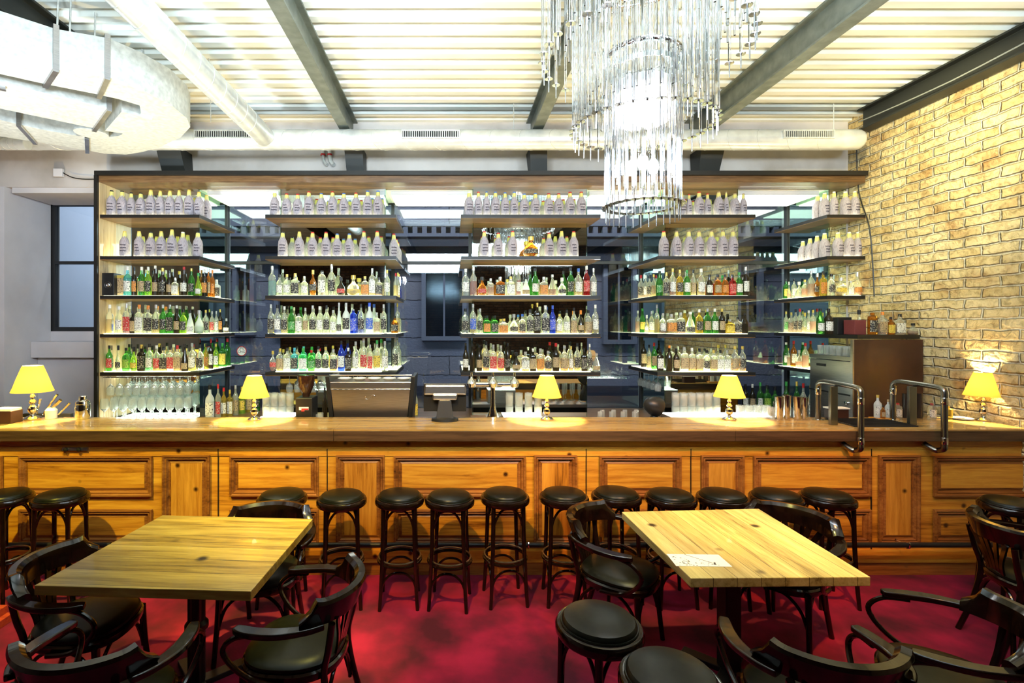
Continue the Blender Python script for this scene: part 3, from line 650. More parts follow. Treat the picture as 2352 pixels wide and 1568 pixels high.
row(1,4,600,5.6,"150 88 260 f c r r y;242 84 290 s c y t y;335 88 300 s c - w d;428 84 300 s k - d k;540 98 295 s e - w g;645 88 270 b g - g r;735 82 320 b c - d d;828 88 310 b c - d y;928 88 280 s c o d c;1030 88 390 b u - w d;1120 80 300 s d - d w;1215 85 380 b c - w c;1318 90 420 b c - r c;1400 60 340 s c - r c;1490 88 400 b c - y g;1590 86 385 b c - w c;1682 75 390 b c - d c;1745 60 390 b c - w c;1800 60 300 b c - - c")
row(2,2,1050,5.6,"110 95 345 b c - w w;210 85 370 b c r - w;322 115 240 n a - r d;432 80 220 s c a - c;555 115 240 s a - d c;690 105 245 s c - w y;790 60 395 w c r w c;885 100 240 t w - t d;1005 85 350 w g - w d;1115 100 240 s c a o c;1225 95 270 t c a - c;1350 110 230 n c - d w;1460 84 360 b g - d d;1560 95 350 b c y w b;1665 85 380 b r - r w;1755 75 350 b c - w c")
row(2,3,1050,5.6,"105 90 320 b c - d d;205 85 380 b c y b c;295 78 320 b c - d c;385 85 230 s g - o d;485 88 230 s g - d d;600 105 190 s c o o y;730 110 250 n c - d c;838 88 250 b c a d b;938 88 310 s c - d d;1030 84 395 s d - d y;1135 100 360 s c - d w;1228 78 360 b u - u u;1315 78 250 b c y w y;1410 88 300 b c - w d;1502 75 330 b c a t d;1590 80 300 n d - t o;1685 90 300 b c a t d;1778 80 370 b c y w w")
row(2,4,1050,5.6,"110 75 360 w d - w d;195 70 350 w d - - d;284 75 335 w d - t d;373 88 380 b c a d d;465 84 340 s c - r c;563 88 330 b c o r c;650 70 360 w d - d d;760 110 240 n d - t d;878 100 250 s c a w c;975 80 290 s d - t w;1070 90 290 s c o o c;1170 92 260 b c a d c;1270 90 360 b d - t r;1380 100 330 b c a t c;1465 60 320 b c a w y;1545 86 360 b c y d d;1633 75 290 s d - d d;1705 60 350 b c - d w;1790 95 230 t c - t c")
row(3,2,1440,5.6,"180 75 300 b c a d r;240 65 290 b c a w w;290 70 280 b c a d d;345 65 290 b c y t y;420 90 320 w g - g d;505 72 300 s c - d y;588 82 350 b c a w y;680 85 330 b y - d y;772 84 330 b g - w g;855 65 330 b c y t d;955 95 345 b c y w w;1062 80 270 b d - w d;1168 90 270 b a - t d;1262 84 270 b a - o d;1355 80 270 s r - r d;1443 82 300 b g - w g;1530 75 370 b d - w c")
row(3,3,1440,5.6,"140 60 280 b c o - w;200 70 310 w g - y g;255 60 230 n c y w w;315 70 280 b c y w c;385 60 370 b c y - c;462 80 260 b c a w c;570 115 250 s c y o c;690 100 270 s c a d c;815 115 280 t c - d w;930 90 310 b y - d w;1035 88 320 b g - t c;1130 84 320 b g - w w;1222 80 320 b d - t y;1322 100 180 s y - y c;1425 86 210 s c a d d;1515 80 260 w d - - d")
row(3,4,1440,5.6,"215 70 340 b d - t d;285 60 300 b c y t d;350 70 340 b g - t r;440 76 280 s d - w d;545 80 330 w d - - o;635 80 290 b d - t d;735 100 310 s c - t c;836 84 300 s c o t w;930 88 290 s c y t d;1025 82 270 b c - d d;1113 82 270 s c y t y;1200 80 270 s c - w d;1287 80 270 s c - w c;1388 90 320 b c a t y;1487 80 320 b c a d y")
row(4,2,1780,5.6,"120 70 260 b g - y d;180 70 220 n c o - w;245 60 250 b c - w d;310 90 210 n c - - w;385 75 230 b c o - y;465 80 340 b c a - c;545 90 300 f a - d c;620 70 320 s y - o d;725 86 280 b c - d d;850 150 230 f c y y c;975 60 190 s c - w c;1060 100 300 n c o o c")
row(4,3,1780,5.6,"90 60 270 b c - g y;140 65 290 b c - w d;210 60 260 s c a - y;265 60 300 b c a d d;320 65 310 b c a d r;385 70 260 n c y - y;435 60 290 b c - w w;490 65 300 b c o - y")
row(4,4,1780,5.6,"115 70 300 w g - w w;175 65 230 b c a - y;240 70 330 b a - w r;310 80 220 n c o - c;390 75 320 b c o - r")
# wine bottles standing out on the deep fourth shelf of the last bay
for i,(px,w_,h,sh,g,q,l,c_) in enumerate([(1884,90,330,'w','g','-','w','d'),(1903,100,330,'b','d','-','w','d')]):
    D = 5.1; bottle((X(px,D), D, SHZ[3]+.001), w_/5.6*D/F, h/5.6*D/F, sh, g, q, l, c_, ['green wine bottle with cream label beside the black box on deep shelf','black bottle with cream label pressed against the black box on deep shelf'][i], 'bottles on the deep end shelf')
# paper-wrapped bottles on the two upper shelves
M['wrap'] = noisy('tissue wrap', [(.35,(.36,.31,.35)),(.6,(.52,.48,.52)),(.75,(.60,.46,.50))], nscale=9, rough=.8, bump=.5, dist=.06)
M['neckwrap'] = mat('yellow neck paper', (.70,.66,.20), .7); M['scribble'] = mat('pen strokes', (.05,.04,.06), .8)
WP = [(.001,0),(.93,0),(1,.05),(.98,.30),(1,.48),(.86,.62),(.52,.74),(.40,.82),(.36,.90),(.001,.92)]
def wrapme():
    m = MB(); m.lathe(WP, 22); r_ = random.Random(3)
    for i, v in enumerate(m.v):
        a = math.atan2(v[1], v[0]); k = 1 + .045*math.sin(a*7+v[2]*9) + .02*math.sin(a*13-v[2]*21); m.v[i] = (v[0]*k, v[1]*k, v[2])
    return m.mesh('wrapped_bottle', M['wrap'])
def scribme(seed):
    r_ = random.Random(seed); m = MB()
    for ln in range(3):
        z = .44 - ln*.11; a = -PI/2 - .55 + r_.random()*.2; pts = []
        n = 9 + r_.randrange(5)
        for i in range(n): pts.append((1.055*math.cos(a+i*.1), 1.055*math.sin(a+i*.1), z + (.018 if i % 2 else -.012)*r_.uniform(.5,1.5)))
        for i in range(n-1):
            p, q = Vector(pts[i]), Vector(pts[i+1]); t = Vector((0,0,.017)); m.add([p-t, q-t, q+t, p+t], [(0,1,2,3)])
    return m.mesh('handwriting', M['scribble'])
SCR = None
def wrow(k, j, ox, s, data):
    global SCR
    if SCR is None: SCR = [scribme(i) for i in range(4)]
    done = []
    for i, it in enumerate(data.split(';')):
        x, h, cap = it.split(); px = ox + float(x)/s
        if ylim(k, px) and k != 1: xx = SIDE_X[k]; D = min(6.3, max(5.68, xx*F/(px-CX)))
        elif ylim(k, px): D = min(6.3, 5.75+(px-893)*.02); xx = SIDE_X[1]+.02
        else: D = 5.60; xx = X(px, D)
        hm = float(h)/s*D/F; r = .051
        for (qx, qy, qr) in done: r = max(.024, min(r, (math.hypot(xx-qx, D-qy)-.001)/1.06 - qr))
        done.append((xx, D, r))
        me = bmesh_of('wrap', wrapme)
        cn = {'d':'dark blue','y':'yellow','r':'red','b':'pale blue','w':'white','t':'cork'}[cap]
        o = ob('wrapped_bottle', me, None, (xx, D, SHZ[j]+.001), (r, r, hm), rnd.uniform(-.3,.3))
        tag(o, f"white paper-wrapped bottle with {cn} top, {ORD[i]} on {ORD[j]} shelf, {names5[k]} bay", 'bottle', f'paper-wrapped bottles on the {ORD[j]} shelf of the {names5[k]} bay')
        ob('neck_paper', bmesh_of('neck', lambda: MB().lathe([(.54,.72),(.44,.80),(.40,.90),(.34,.95),(.001,.95)], 14).mesh('neck_paper', M['neckwrap'])), o)
        ob('cap', bmesh_of(('wc',cap), lambda: MB().lathe([(.001,.91),(.36,.91),(.34,.99),(.001,1.0)], 12).mesh('cap', CAPM[cap] if cap in CAPM else M['paper'])), o)
        ob('handwriting', SCR[i % 4], o, rz=-o.rotation_euler.z)
wrow(0,0,0,2.613,"670 155 d;733 152 d;788 142 d;845 140 d;905 158 y;962 152 y;1020 152 y;1075 155 y;1135 158 y;1195 145 y;1240 150 y")
wrow(0,1,0,2.613,"748 155 y;835 155 y;905 152 d;968 155 y;1032 165 y;1098 150 w;1187 152 d")
wrow(1,0,520,2.613,"290 145 w;362 135 r;428 133 r;495 148 r;570 138 b;637 148 r;705 138 b;778 140 r;848 152 b;910 152 b")
wrow(1,1,520,2.613,"338 152 d;438 152 y;517 150 r;598 150 r;665 140 b;738 140 b;825 155 r;905 156 r;985 156 r;1015 140 r;1040 130 r")
wrow(2,0,1000,2.6125,"202 145 w;258 146 r;307 148 b;360 146 b;418 142 b;473 146 b;533 134 b;600 138 b;680 136 r;740 136 r;808 145 r;875 146 r")
wrow(2,1,1000,2.6125,"293 155 r;378 145 r;463 156 r;683 145 r;757 156 y;830 155 r")
bottle((X(1000+573/2.6125,5.6),5.6,SHZ[1]+.001), .17, .22, 'n', 'a', '-', 'd', 'y', 'round amber decanter among the paper-wrapped bottles of the third bay', None)
wrow(3,0,1400,2.6125,"430 145 y;478 132 r;537 146 r;588 136 r;655 146 t;700 146 t;752 136 t;803 136 t")
wrow(3,1,1400,2.6125,"325 156 r;402 156 t;475 158 t;537 156 t;612 158 t;680 158 t;740 158 t")
wrow(4,0,1740,2.3056,"318 130 w;355 132 w;405 130 w;465 130 w;515 132 w")
wrow(4,1,1740,2.3056,"240 110 w;278 118 w;315 125 w;355 132 w;425 130 w;485 132 w;530 132 w")
# speaker and gift tin on the third shelf of bay one
sp = empty('speaker', (X(252,5.56), 5.60, SHZ[2]+.001), label='small black loudspeaker with round cone at start of the bottle shelf', cat='speaker')
bx(-.065,.065,-.07,.06,0,.24).build('cabinet', M['black'], sp, smooth=False, bev=.004)
MB().lathe([(.001,0),(.012,.004),(.03,-.006),(.034,.006),(.038,0)], 20).build('cone', M['steel'], sp, loc=(0,-.071,.11)).rotation_euler = (PI/2,0,0)
for i,(px,h) in enumerate(((279,.22),)):
    gt = empty('gift_tin', (X(px,5.6), 5.62, SHZ[2]+.001), label='tall gold gift tin standing next to the black speaker', cat='tin')
    bx(-.035,.035,-.04,.04,0,h-.03).build('body', lmat('t'), gt, smooth=False, bev=.003); bx(-.037,.037,-.042,.042,h-.03,h).build('tin_lid', CAPM['y'], gt, smooth=False)
# things on the deep shelf and the cabinet top beside the bricks
D = 5.0
o = bx(-.07,.07,-.08,.08,0,.17).build('black_box', M['black'], loc=(3.905,5.17,SHZ[3]+.001), smooth=False, bev=.004, label='matt black box between wine bottles and red box on deep shelf', cat='box')
o = bx(-.055,.055,-.07,.07,0,.14).build('red_box', mat('dull red card', (.16,.03,.03), .6), loc=(X(1966,D)-.012,D,SHZ[3]+.001), smooth=False, bev=.003, label='dull red carton beside the black box on the deep shelf', cat='box')
for i,(px,w_,h,sh,g,q,l,c_,nm) in enumerate([(1992,.075,.24,'n','c','a','-','d','clear carafe of amber drink behind the red carton'),(2004,.08,.22,'j','a','-','d','-','straight amber jar with dark label on the cabinet top'),(2027,.07,.22,'s','c','a','t','o','square bottle of amber drink with orange top on the cabinet top'),(2046,.06,.17,'s','a','-','y','d','small amber bottle with yellow label on the cabinet top'),(2067,.08,.20,'s','c','a','w','d','square bottle with large cream label on the cabinet top'),(2097,.09,.11,'n','c','a','-','d','low round jar at the brick end of the cabinet top')]):
    D = 4.95; bottle((X(px,D), D+(.1 if i == 0 else 0), SHZ[3]+.001), w_, h, sh, g, q, l, c_, nm, 'bottles on the brown cabinet')

# ---------------------------------------------------------------- back-bar glassware
M['glass'] = mat('clear drinking glass', (.96,1,.98), .02, trans=.86, ior=1.38)
WG = [(.001,0),(.034,0),(.034,.003),(.006,.008),(.004,.02),(.004,.085),(.012,.095),(.034,.115),(.042,.145),(.040,.175),(.034,.205),(.032,.205),(.038,.175),(.040,.145),(.032,.117),(.008,.10),(.001,.098)]
TB = [(.001,0),(.033,0),(.038,.10),(.036,.10),(.031,.008),(.001,.008)]
wg_me = MB().lathe(WG, 16).mesh('wine_glass', M['glass']); tb_me = MB().lathe(TB, 14).mesh('tumbler', M['glass'])
rack = empty('glass_rack', (0,5.6,0), label='steel rack holding upturned wine glasses under the lowest shelf of the first bay', cat='rack')
for yy in (-.07,.0,.07): MB().tube([(-3.74, yy, 1.385),(-2.84, yy, 1.385)], .004, 6).build('rail', M['chrome'], rack)
n = 0
for ro, D in enumerate((5.565, 5.665)):
    for i in range(10):
        px = 259 + i*19.8; x = X(px, 5.6) + ro*.03
        if x > -2.86: continue
        o = ob('wine_glass', wg_me, None, (x, D, 1.395)); o.rotation_euler = (PI, 0, 0)
        tag(o, f"upturned wine glass, {['front','back'][ro]} row of the hanging rack, {ORD[i]} from timber side", 'glass', 'wine glasses hanging in the first bay')
for ro, D in enumerate((5.49, 5.60, 5.70)):
    for i in range(9 if ro else 9):
        x = -3.70 + i*.10 + (ro % 2)*.035
        o = ob('wine_glass', wg_me, None, (x, D, .9145), (1.05,1.05,1.2))
        tag(o, f"wine glass standing in first bay, {['front','middle','back'][ro]} row, {ORD[i]} from timber side", 'glass', 'wine glasses standing in the first bay')
# bottles standing on the counter below the shelves of windows one and four
def crow(data, D0, D1, z, where, grp):
    for i, it in enumerate(data.split(';')):
        f = it.split(); px, w_, ty = float(f[0]), float(f[1]), float(f[2]); n_ = len(data.split(';'))
        D = D0 + (D1-D0)*i/max(1, n_-1)
        h = Z(ty, D) - z; wm = min(w_*D/F, .09)
        nm = f"{GL[f[4]][0]} {PROF[f[3]][3]} bottle" + (f" with {LABN[f[6]]} label" if f[6] != '-' else '')
        bottle((X(px,D), D, z), wm, h, *f[3:8], f"{nm}, {ORD[i]} {where}", grp)
crow("482 20 884 b w - w d;501 12 882 b c - r r;514 13 890 b y - w r;528 13 895 s y - w y;541 14 884 b c y t c;556 15 888 b l - y y;572 15 880 s y - t d;590 14 872 b g - d d;612 13 880 w d - - d", 5.62, 6.3, .911, 'on counter between bays one and two', 'bottles on the counter between bays one and two')
crow("1712 13 882 b d - w d;1728 13 882 b d - t w;1746 14 878 b g - w g;1762 15 884 s g - l d;1780 15 888 b g - d d;1806 14 876 b g - l g;1830 13 876 b g - w y;1845 14 880 b c - w r;1862 12 884 b c - w y", 6.2, 5.62, .911, 'on counter near the steel glass washer', 'bottles on the counter near the steel cabinet')
crow("746 12 890 w d - - d;955 10 890 b c y y y", 5.6, 5.65, .911, 'beside the coffee machine behind the bar', 'bottles near the coffee machine')
# low work counter directly behind the bar, with racks of tumblers
wc = empty('work_counter', (0, 4.5, 0), label='steel work counter with added glow panels running behind the bar', cat='counter')
bx(-5.4, 3.35, .0, .50, .90, .94).build('worktop', M['steel'], wc, smooth=False); bx(-5.4, 3.35, .02, .46, 0, .90).build('counter_base', M['black'], wc, smooth=False)
def tum(px0, px1, n, rows, tiers, where, grp, ztop=1.1145, D0=4.62):
    c_ = 0
    for r_ in range(rows):
        for t_ in range(tiers):
            for i in range(n):
                D = D0 + r_*.085; x = X(px0 + (px1-px0)*i/max(1,n-1), D)
                o = ob('tumbler', tb_me, None, (x, D, ztop + t_*.103), (.95,.95,1)); c_ += 1
                tag(o, f"clear tumbler {where}, {ORD[i]} in {['front','second','third'][r_]} file" + (f", {['lower','upper'][t_]} tier" if tiers > 1 else ''), 'glass', grp)
tum(612, 666, 4, 3, 2, 'stacked between the first two lamps', 'tumblers by the coffee grinder')
tum(734, 734, 1, 2, 2, 'stacked tight beside the coffee grinder', 'tumblers next to the grinder', .9415)
tum(1170, 1236, 4, 3, 2, 'stacked beside the chrome beer tap', 'tumblers by the beer tap')
tum(1552, 1645, 6, 3, 2, 'stacked under the fourth bay', 'tumblers under the fourth bay')
tum(1700, 1760, 4, 2, 1, 'stacked behind the fourth lamp', 'tumblers behind the fourth lamp')
for a_, b_ in ((600,676),(1156,1245),(1540,1770)):
    bx(X(a_,4.7), X(b_,4.7), .06, .42, .9405, 1.11).build('raised_ledge', M['steel'], wc, smooth=False)
    bx(X(a_,4.7)+.005, X(b_,4.7)-.005, .065, .415, 1.11, 1.114).build('added_glow_inset', mat('added tumbler glow', (1,1,.9), .5, emit=(.95,1,.85), es=9), wc, smooth=False)  # added glow, hidden behind the bar, that lights the tumblers from below
# champagne flutes
FL = [(.001,0),(.030,0),(.030,.003),(.005,.008),(.004,.06),(.018,.085),(.023,.14),(.020,.20),(.0185,.20),(.021,.14),(.016,.088),(.001,.07)]
fl_me = MB().lathe(FL, 14).mesh('champagne_flute', M['glass'])
for i in range(8):
    px = 1372+i*13; o = ob('champagne_flute', fl_me, None, (X(px,4.7), 4.62+.1*(i%2), .9415), (1,1,1.15)); tag(o, f"champagne flute behind bar between third and fourth lamps, {ORD[i]} along", 'glass', 'champagne flutes')
# upturned glasses under bays two and four
for (p0, p1, k, nm) in ((665,738,5,'second'),(800,905,6,'second'),(1478,1530,5,'fourth')):
    for i in range(k):
        D = 5.62; px = p0+(p1-p0)*i/(k-1)
        if nm == 'fourth': xx = 2.30; D = 5.7+i*.13
        else: xx = X(px, D)
        o = ob('wine_glass', wg_me, None, (xx, D, SHZ[4]-TH-.01), (.9,.9,.9)); o.rotation_euler = (PI,0,0)
        tag(o, f"{ORD[i]} upturned glass hanging under the {nm} bay{' over the coffee machine' if p0 == 800 else ''}", 'glass', f'glasses hanging below the {nm} bay')

# ---------------------------------------------------------------- bar
bar = empty('bar_counter', (0, 4.02, 0), label='long panelled old-pine bar counter with a thick oak top', cat='bar')
BX0, BX1, PF = -5.6, WX-.01, 4.02
def bb(x0,x1,y0,y1,z0,z1,name,mt,parent=bar,bev=0,**k): return bx(x0,x1,y0-PF,y1-PF,z0,z1).build(name, mt, parent, smooth=False, bev=bev, **k)
bar_seams = [BX0, X(766,3.93), X(1690,3.93), BX1]
for i in range(3):
    bb(bar_seams[i]+.001, bar_seams[i+1]-.001, 3.93, 4.455, 1.138, 1.15, 'top_board', M['oak_top'])
    bb(bar_seams[i]+.001, bar_seams[i+1]-.001, 3.932, 4.45, 1.058, 1.138, 'top_edge', M['oak_edge'], bev=.003)
bb(BX0, BX1, PF, 4.42, .10, 1.058, 'carcass', M['pine'])
bb(BX0, BX1, PF-.012, PF, .985, 1.058, 'top_rail', M['pine'])
bb(BX0, BX1, PF-.006, PF, .925, .983, 'upper_rail', M['pine'])
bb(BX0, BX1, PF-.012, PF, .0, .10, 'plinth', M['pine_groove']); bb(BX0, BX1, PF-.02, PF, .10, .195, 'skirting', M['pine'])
def rpanel(x0, x1, z0, z1, mt, mo):
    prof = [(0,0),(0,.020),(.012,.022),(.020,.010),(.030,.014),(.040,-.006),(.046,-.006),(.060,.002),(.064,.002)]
    m = MB(); vs = []; fs = []
    for ins, off in prof: vs += [(x0+ins,-off,z0+ins),(x1-ins,-off,z0+ins),(x1-ins,-off,z1-ins),(x0+ins,-off,z1-ins)]
    for j in range(len(prof)-1):
        for i in range(4): fs.append((j*4+i, j*4+(i+1)%4, (j+1)*4+(i+1)%4, (j+1)*4+i))
    o = m.add(vs, fs).build('panel_moulding', mo, bar, loc=(0,-.008,0), smooth=False)
    i_, off = prof[-1]; m = MB()
    a, b, c_, d = x0+i_, x1-i_, z0+i_, z1-i_
    m.add([(a,-off,c_),(b,-off,c_),(b,-off,d),(a,-off,d)], [(0,1,2,3)])
    m.build('panel_field', mt, o, smooth=False)
def px_(p): return X(p, PF)
def pz(p): return Z(p, PF)
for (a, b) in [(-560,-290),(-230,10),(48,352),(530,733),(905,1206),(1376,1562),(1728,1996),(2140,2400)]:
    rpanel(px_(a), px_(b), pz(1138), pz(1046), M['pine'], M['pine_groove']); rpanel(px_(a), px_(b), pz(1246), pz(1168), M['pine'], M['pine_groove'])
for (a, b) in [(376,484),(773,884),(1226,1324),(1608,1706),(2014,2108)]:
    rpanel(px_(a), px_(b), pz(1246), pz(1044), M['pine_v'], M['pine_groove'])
for s_ in (502,752,1346,1586,2000): bb(px_(s_)-.003, px_(s_)+.003, PF-.009, PF, .2, 1.0, 'board_joint', M['blackwood'])
lt = MB(); lt.box(px_(148), px_(206), -.026, -.012, pz(1033), pz(1026)); lt.build('sliding_bolt', M['steel'], bar, smooth=False)
for px in (158, 188): MB().lathe([(.001,0),(.014,0),(.014,.03),(.001,.034)], 10).build('bolt_knob', M['black'], bar, loc=(px_(px), -.01, pz(1030))).rotation_euler = (PI/2,0,0)
fr_ = MB().tube([(BX0, -.13, .285), (BX1, -.13, .285)], .019, 12).build('foot_rail', M['black'], bar)
for px in (260, 620, 990, 1213, 1560, 2083): MB().tube(cr([(0,.10,-.0),(0,.03,.0),(0,-.02,.024),(0,-.024,-.01),(0,.0,-.026)],4), .006, 6).build('rail_hook', M['chrome'], fr_, loc=(X(px,3.89), -.13, .285))

# ---------------------------------------------------------------- handrails on the bar
def handrail(x, label):
    r = empty('handrail', (x, 4.3, 1.15), label=label, cat='handrail', group='chrome tube handrails across the bar')
    y1 = -.43
    pts = cr([(0,.02,.001),(0,.02,.05),(0,.02,.26),(0,.012,.305),(0,-.04,.33),(0,-.20,.33),(0,-.37,.325),(0,y1+.01,.31),(0,y1,.26),(0,y1,.10),(0,y1,-.09),(0,y1+.006,-.135),(-.006,y1+.045,-.155),(-.02,-.37,-.155),(-.035,-.33,-.135),(-.04,-.305,-.122)], 5)
    MB().tube(pts, .021, 14).build('tube_loop', M['hr'], r)
    bx(-.028,.028,-.015,.015,.001,.31).build('flat_post', M['hr'], r, loc=(-.03,-.19,0), smooth=False, bev=.003)
    for p in ((0,.02,.215),(0,y1,.20),(0,y1,-.10)):
        MB().lathe([(.0216,0),(.0225,.002),(.0225,.05),(.0216,.052)], 16).build('sleeve', M['chrome'], r, loc=(p[0],p[1],p[2]))
    MB().lathe([(.001,0),(.042,0),(.042,.006),(.021,.01)], 16).build('base_flange', M['chrome'], r, loc=(0,.02,0.0005))
M['hr'] = mat('dark chrome', (.26,.26,.24), .26, 1)
handrail(3.09, 'looped chrome handrail on the bar in front of the steel cabinet'); handrail(3.72, 'looped chrome handrail on the bar in front of the brown cabinet')
mt_ = bx(-.25,.25,-.17,.15,0,.008).build('rubber_mat', mat('black rubber', (.012,.012,.012), .8), loc=(3.42,4.20,1.1505), smooth=False, label='black ribbed rubber mat lying on the bar between the handrails', cat='mat')
for i in range(14): bx(-.24,.24,-.0025,.0025,.008,.012).build('rib', M['black'], mt_, loc=(0,-.155+i*.0225,0), smooth=False)

# ---------------------------------------------------------------- bar lamps
def lamp(px, D, s, label):
    r = empty('table_lamp', (X(px,D), D, 1.151), label=label, cat='lamp', group='small yellow-shaded lamps on the bar')
    r.scale = (s,)*3
    MB().lathe([(.001,0),(.052,0),(.054,.006),(.045,.016),(.020,.026),(.012,.036),(.013,.040),(.026,.052),(.030,.070),(.026,.088),(.012,.100),(.010,.104),(.020,.112),(.023,.122),(.018,.132),(.009,.140),(.009,.146),(.015,.152),(.017,.160),(.012,.170),(.006,.176),(.006,.20),(.001,.20)], 20).build('turned_base', M['chrome'], r)
    MB().lathe([(.122,.192),(.108,.228),(.088,.29),(.070,.34),(.058,.372),(.0565,.372),(.0685,.34),(.0865,.29),(.1065,.228),(.1205,.192),(.122,.192)], 28).build('lamp_shade', M['shade'], r)
    MB().lathe([(.001,.20),(.012,.21),(.024,.25),(.022,.275),(.001,.29)], 12).build('bulb', M['warmbulb'], r)
    light('POINT', (X(px,D), D, 1.151+.31*s), 130, (1,.72,.30), size=.02)
for a in [(75,4.36,1.22,'larger yellow-shaded lamp on the bar beside the cocktail tools'),(584,4.33,1,'yellow-shaded lamp on the bar between the first two shelf bays'),(1256,4.34,1,'yellow-shaded lamp on the bar in front of the third bay'),(1675,4.34,1,'yellow-shaded lamp on the bar before the fourth bay'),(2260,4.30,1.08,'yellow-shaded lamp on the bar against the brick wall')]: lamp(*a)

# ---------------------------------------------------------------- till, machine, grinder, tap ...
BT = 1.151
t = empty('till_screen', (X(1022,4.3), 4.3, BT), label='grey touch-screen till seen from behind, standing on the bar', cat='till')
m = MB(); m.box(-.18,.18,.03,.055,.07,.305); m.build('screen_panel', M['black'], t, smooth=False, bev=.004)
m = MB(); m.hexa([(-.178,-.005,.215),(.178,-.005,.215),(.178,.03,.205),(-.178,.03,.205)], [(-.17,.0,.295),(.17,.0,.295),(.17,.03,.30),(-.17,.03,.30)]); m.build('rear_housing', M['steel'], t, smooth=False, bev=.012)
m = MB(); m.hexa([(-.10,-.04,.175),(.10,-.04,.175),(.10,.0,.17),(-.10,.0,.17)], [(-.105,-.035,.225),(.105,-.035,.225),(.105,.0,.23),(-.105,.0,.23)]); m.build('hinge_housing', M['steel'], t, smooth=False, bev=.012)
m = MB(); m.hexa([(-.075,-.05,.01),(.075,-.05,.01),(.07,.04,.01),(-.07,.04,.01)], [(-.05,-.035,.18),(.05,-.035,.18),(.05,.02,.18),(-.05,.02,.18)]); m.build('stand', M['darkgrey'] if 'darkgrey' in M else mat('dark grey plastic', (.05,.05,.055), .3), t, smooth=False, bev=.01)
m = MB(); m.lathe([(.001,0),(.115,0),(.11,.02),(.06,.035),(.001,.035)], 24, fy=.75); m.build('base', M['black'], t)
cm = empty('coffee_machine', (X(852,4.62), 4.62, .9405), label='wide brushed-steel espresso machine behind the bar under the second bay', cat='coffee machine')
m = MB(); m.hexa([(-.31,0,.01),(.31,0,.01),(.31,.36,.01),(-.31,.36,.01)], [(-.36,-.03,.44),(.36,-.03,.44),(.36,.36,.44),(-.36,.36,.44)]); m.build('back_panel', M['steel'], cm, smooth=False, bev=.006)
bx(-.365,.365,-.034,.36,.44,.50).build('top_band', M['steel'], cm, smooth=False, bev=.006)
for s_ in (-1,1):
    m = MB(); m.hexa([(s_*.32,-.01,0),(s_*.36,-.01,0),(s_*.36,.37,0),(s_*.32,.37,0)] if s_ > 0 else [(-.36,-.01,0),(-.32,-.01,0),(-.32,.37,0),(-.36,.37,0)], [(s_*.365,-.05,.55),(s_*.40,-.05,.55),(s_*.40,.37,.55),(s_*.365,.37,.55)] if s_ > 0 else [(-.40,-.05,.55),(-.365,-.05,.55),(-.365,.37,.55),(-.40,.37,.55)])
    m.build('end_cheek', M['black'], cm, smooth=False, bev=.004)
MB().tube([(-.37,-.02,.56),(.37,-.02,.56)], .005, 8).build('cup_rail', M['chrome'], cm)
for i in range(14): bx(-.33+i*.05,-.30+i*.05,-.0365,-.034,.432,.437).build('vent_slot', M['black'], cm, smooth=False)
lg = MB().tube(cr([(-.045,-.028,.372),(-.042,-.027,.350),(-.022,-.027,.346),(.0,-.028,.362),(.012,-.029,.382),(.032,-.029,.384),(.044,-.028,.366)],5), .0016, 6).build('logo_swash', M['chrome'], cm)
for i in range(4): MB().tube([(-.018+i*.012,-.029,.357),(-.018+i*.012,-.030,.372)], .0012, 5).build('logo_stroke', M['chrome'], lg)
for i in range(5):
    o = ob('cup_saucer', bmesh_of('saucer', lambda: MB().lathe([(.001,0),(.04,0),(.065,.012),(.064,.014),(.04,.004),(.001,.004)], 20).mesh('saucer', mat('white china', (.8,.8,.76), .2))), None, (X(792+i*34,4.75), 4.75, 1.441+.0), (1,1,1.5)); o.name = 'saucer'
    tag(o, f"white saucer lying on top of the espresso machine, {ORD[i]} along", 'saucer', 'saucers on the espresso machine')
gd = empty('coffee_grinder', (X(703,4.58), 4.58, .9415), label='black coffee grinder with dark bean hopper beside the espresso machine', cat='grinder')
bx(-.075,.075,-.07,.12,0,.37).build('body', M['black'], gd, smooth=False, bev=.01)
MB().lathe([(.03,.37),(.035,.39),(.04,.40),(.07,.47),(.078,.56),(.076,.565),(.001,.565)], 20).build('hopper', mat('smoked hopper', (.05,.02,.01), .1, trans=.3), gd)
bdg = bx(-.042,.042,-.074,-.07,.262,.288).build('badge', M['paper'], gd, smooth=False); bx(-.02,.042,-.0755,-.074,.264,.276).build('red_stripe', M['red'], bdg, smooth=False); bx(-.022,.006,-.074,-.07,.250,.262).build('lower_tab', M['red'], bdg, smooth=False)
bt = empty('beer_tap', (X(1132,4.56), 4.56, .9415), label='chrome beer tap tower with rounded cross tube behind the bar', cat='beer tap')
MB().lathe([(.001,0),(.04,0),(.045,.10),(.055,.18),(.03,.26),(.022,.30),(.022,.46),(.001,.46)], 18).build('column', M['chrome'], bt)
MB().tube([(-.21,0,.48),(.21,0,.48)], .026, 14).build('cross_tube', M['chrome'], bt)
for x in (-.19,0,.19):
    MB().lathe([(.001,-.045),(.034,-.03),(.045,0),(.034,.03),(.014,.045),(.009,.06),(.009,.10),(.001,.10)], 16).build('tap_knob', M['chrome'], bt, loc=(x,-.01,.49))
bx(-.07,.07,-.06,.06,0,.16).build('wooden_box', M['shelfwood'], loc=(X(1100,4.4),4.52,.94+.001), smooth=False, bev=.003, label='plain wooden box behind the bar between till and beer tap', cat='box').scale = (1,1,1.3)
dl = empty('hooded_lamp', (X(1503,4.6), 4.6, .9415), label='black hooded work lamp behind the bar near champagne flutes', cat='lamp')
MB().lathe([(.001,0),(.09,0),(.085,.05),(.05,.14),(.03,.20),(.001,.20)], 18).build('base', M['black'], dl)
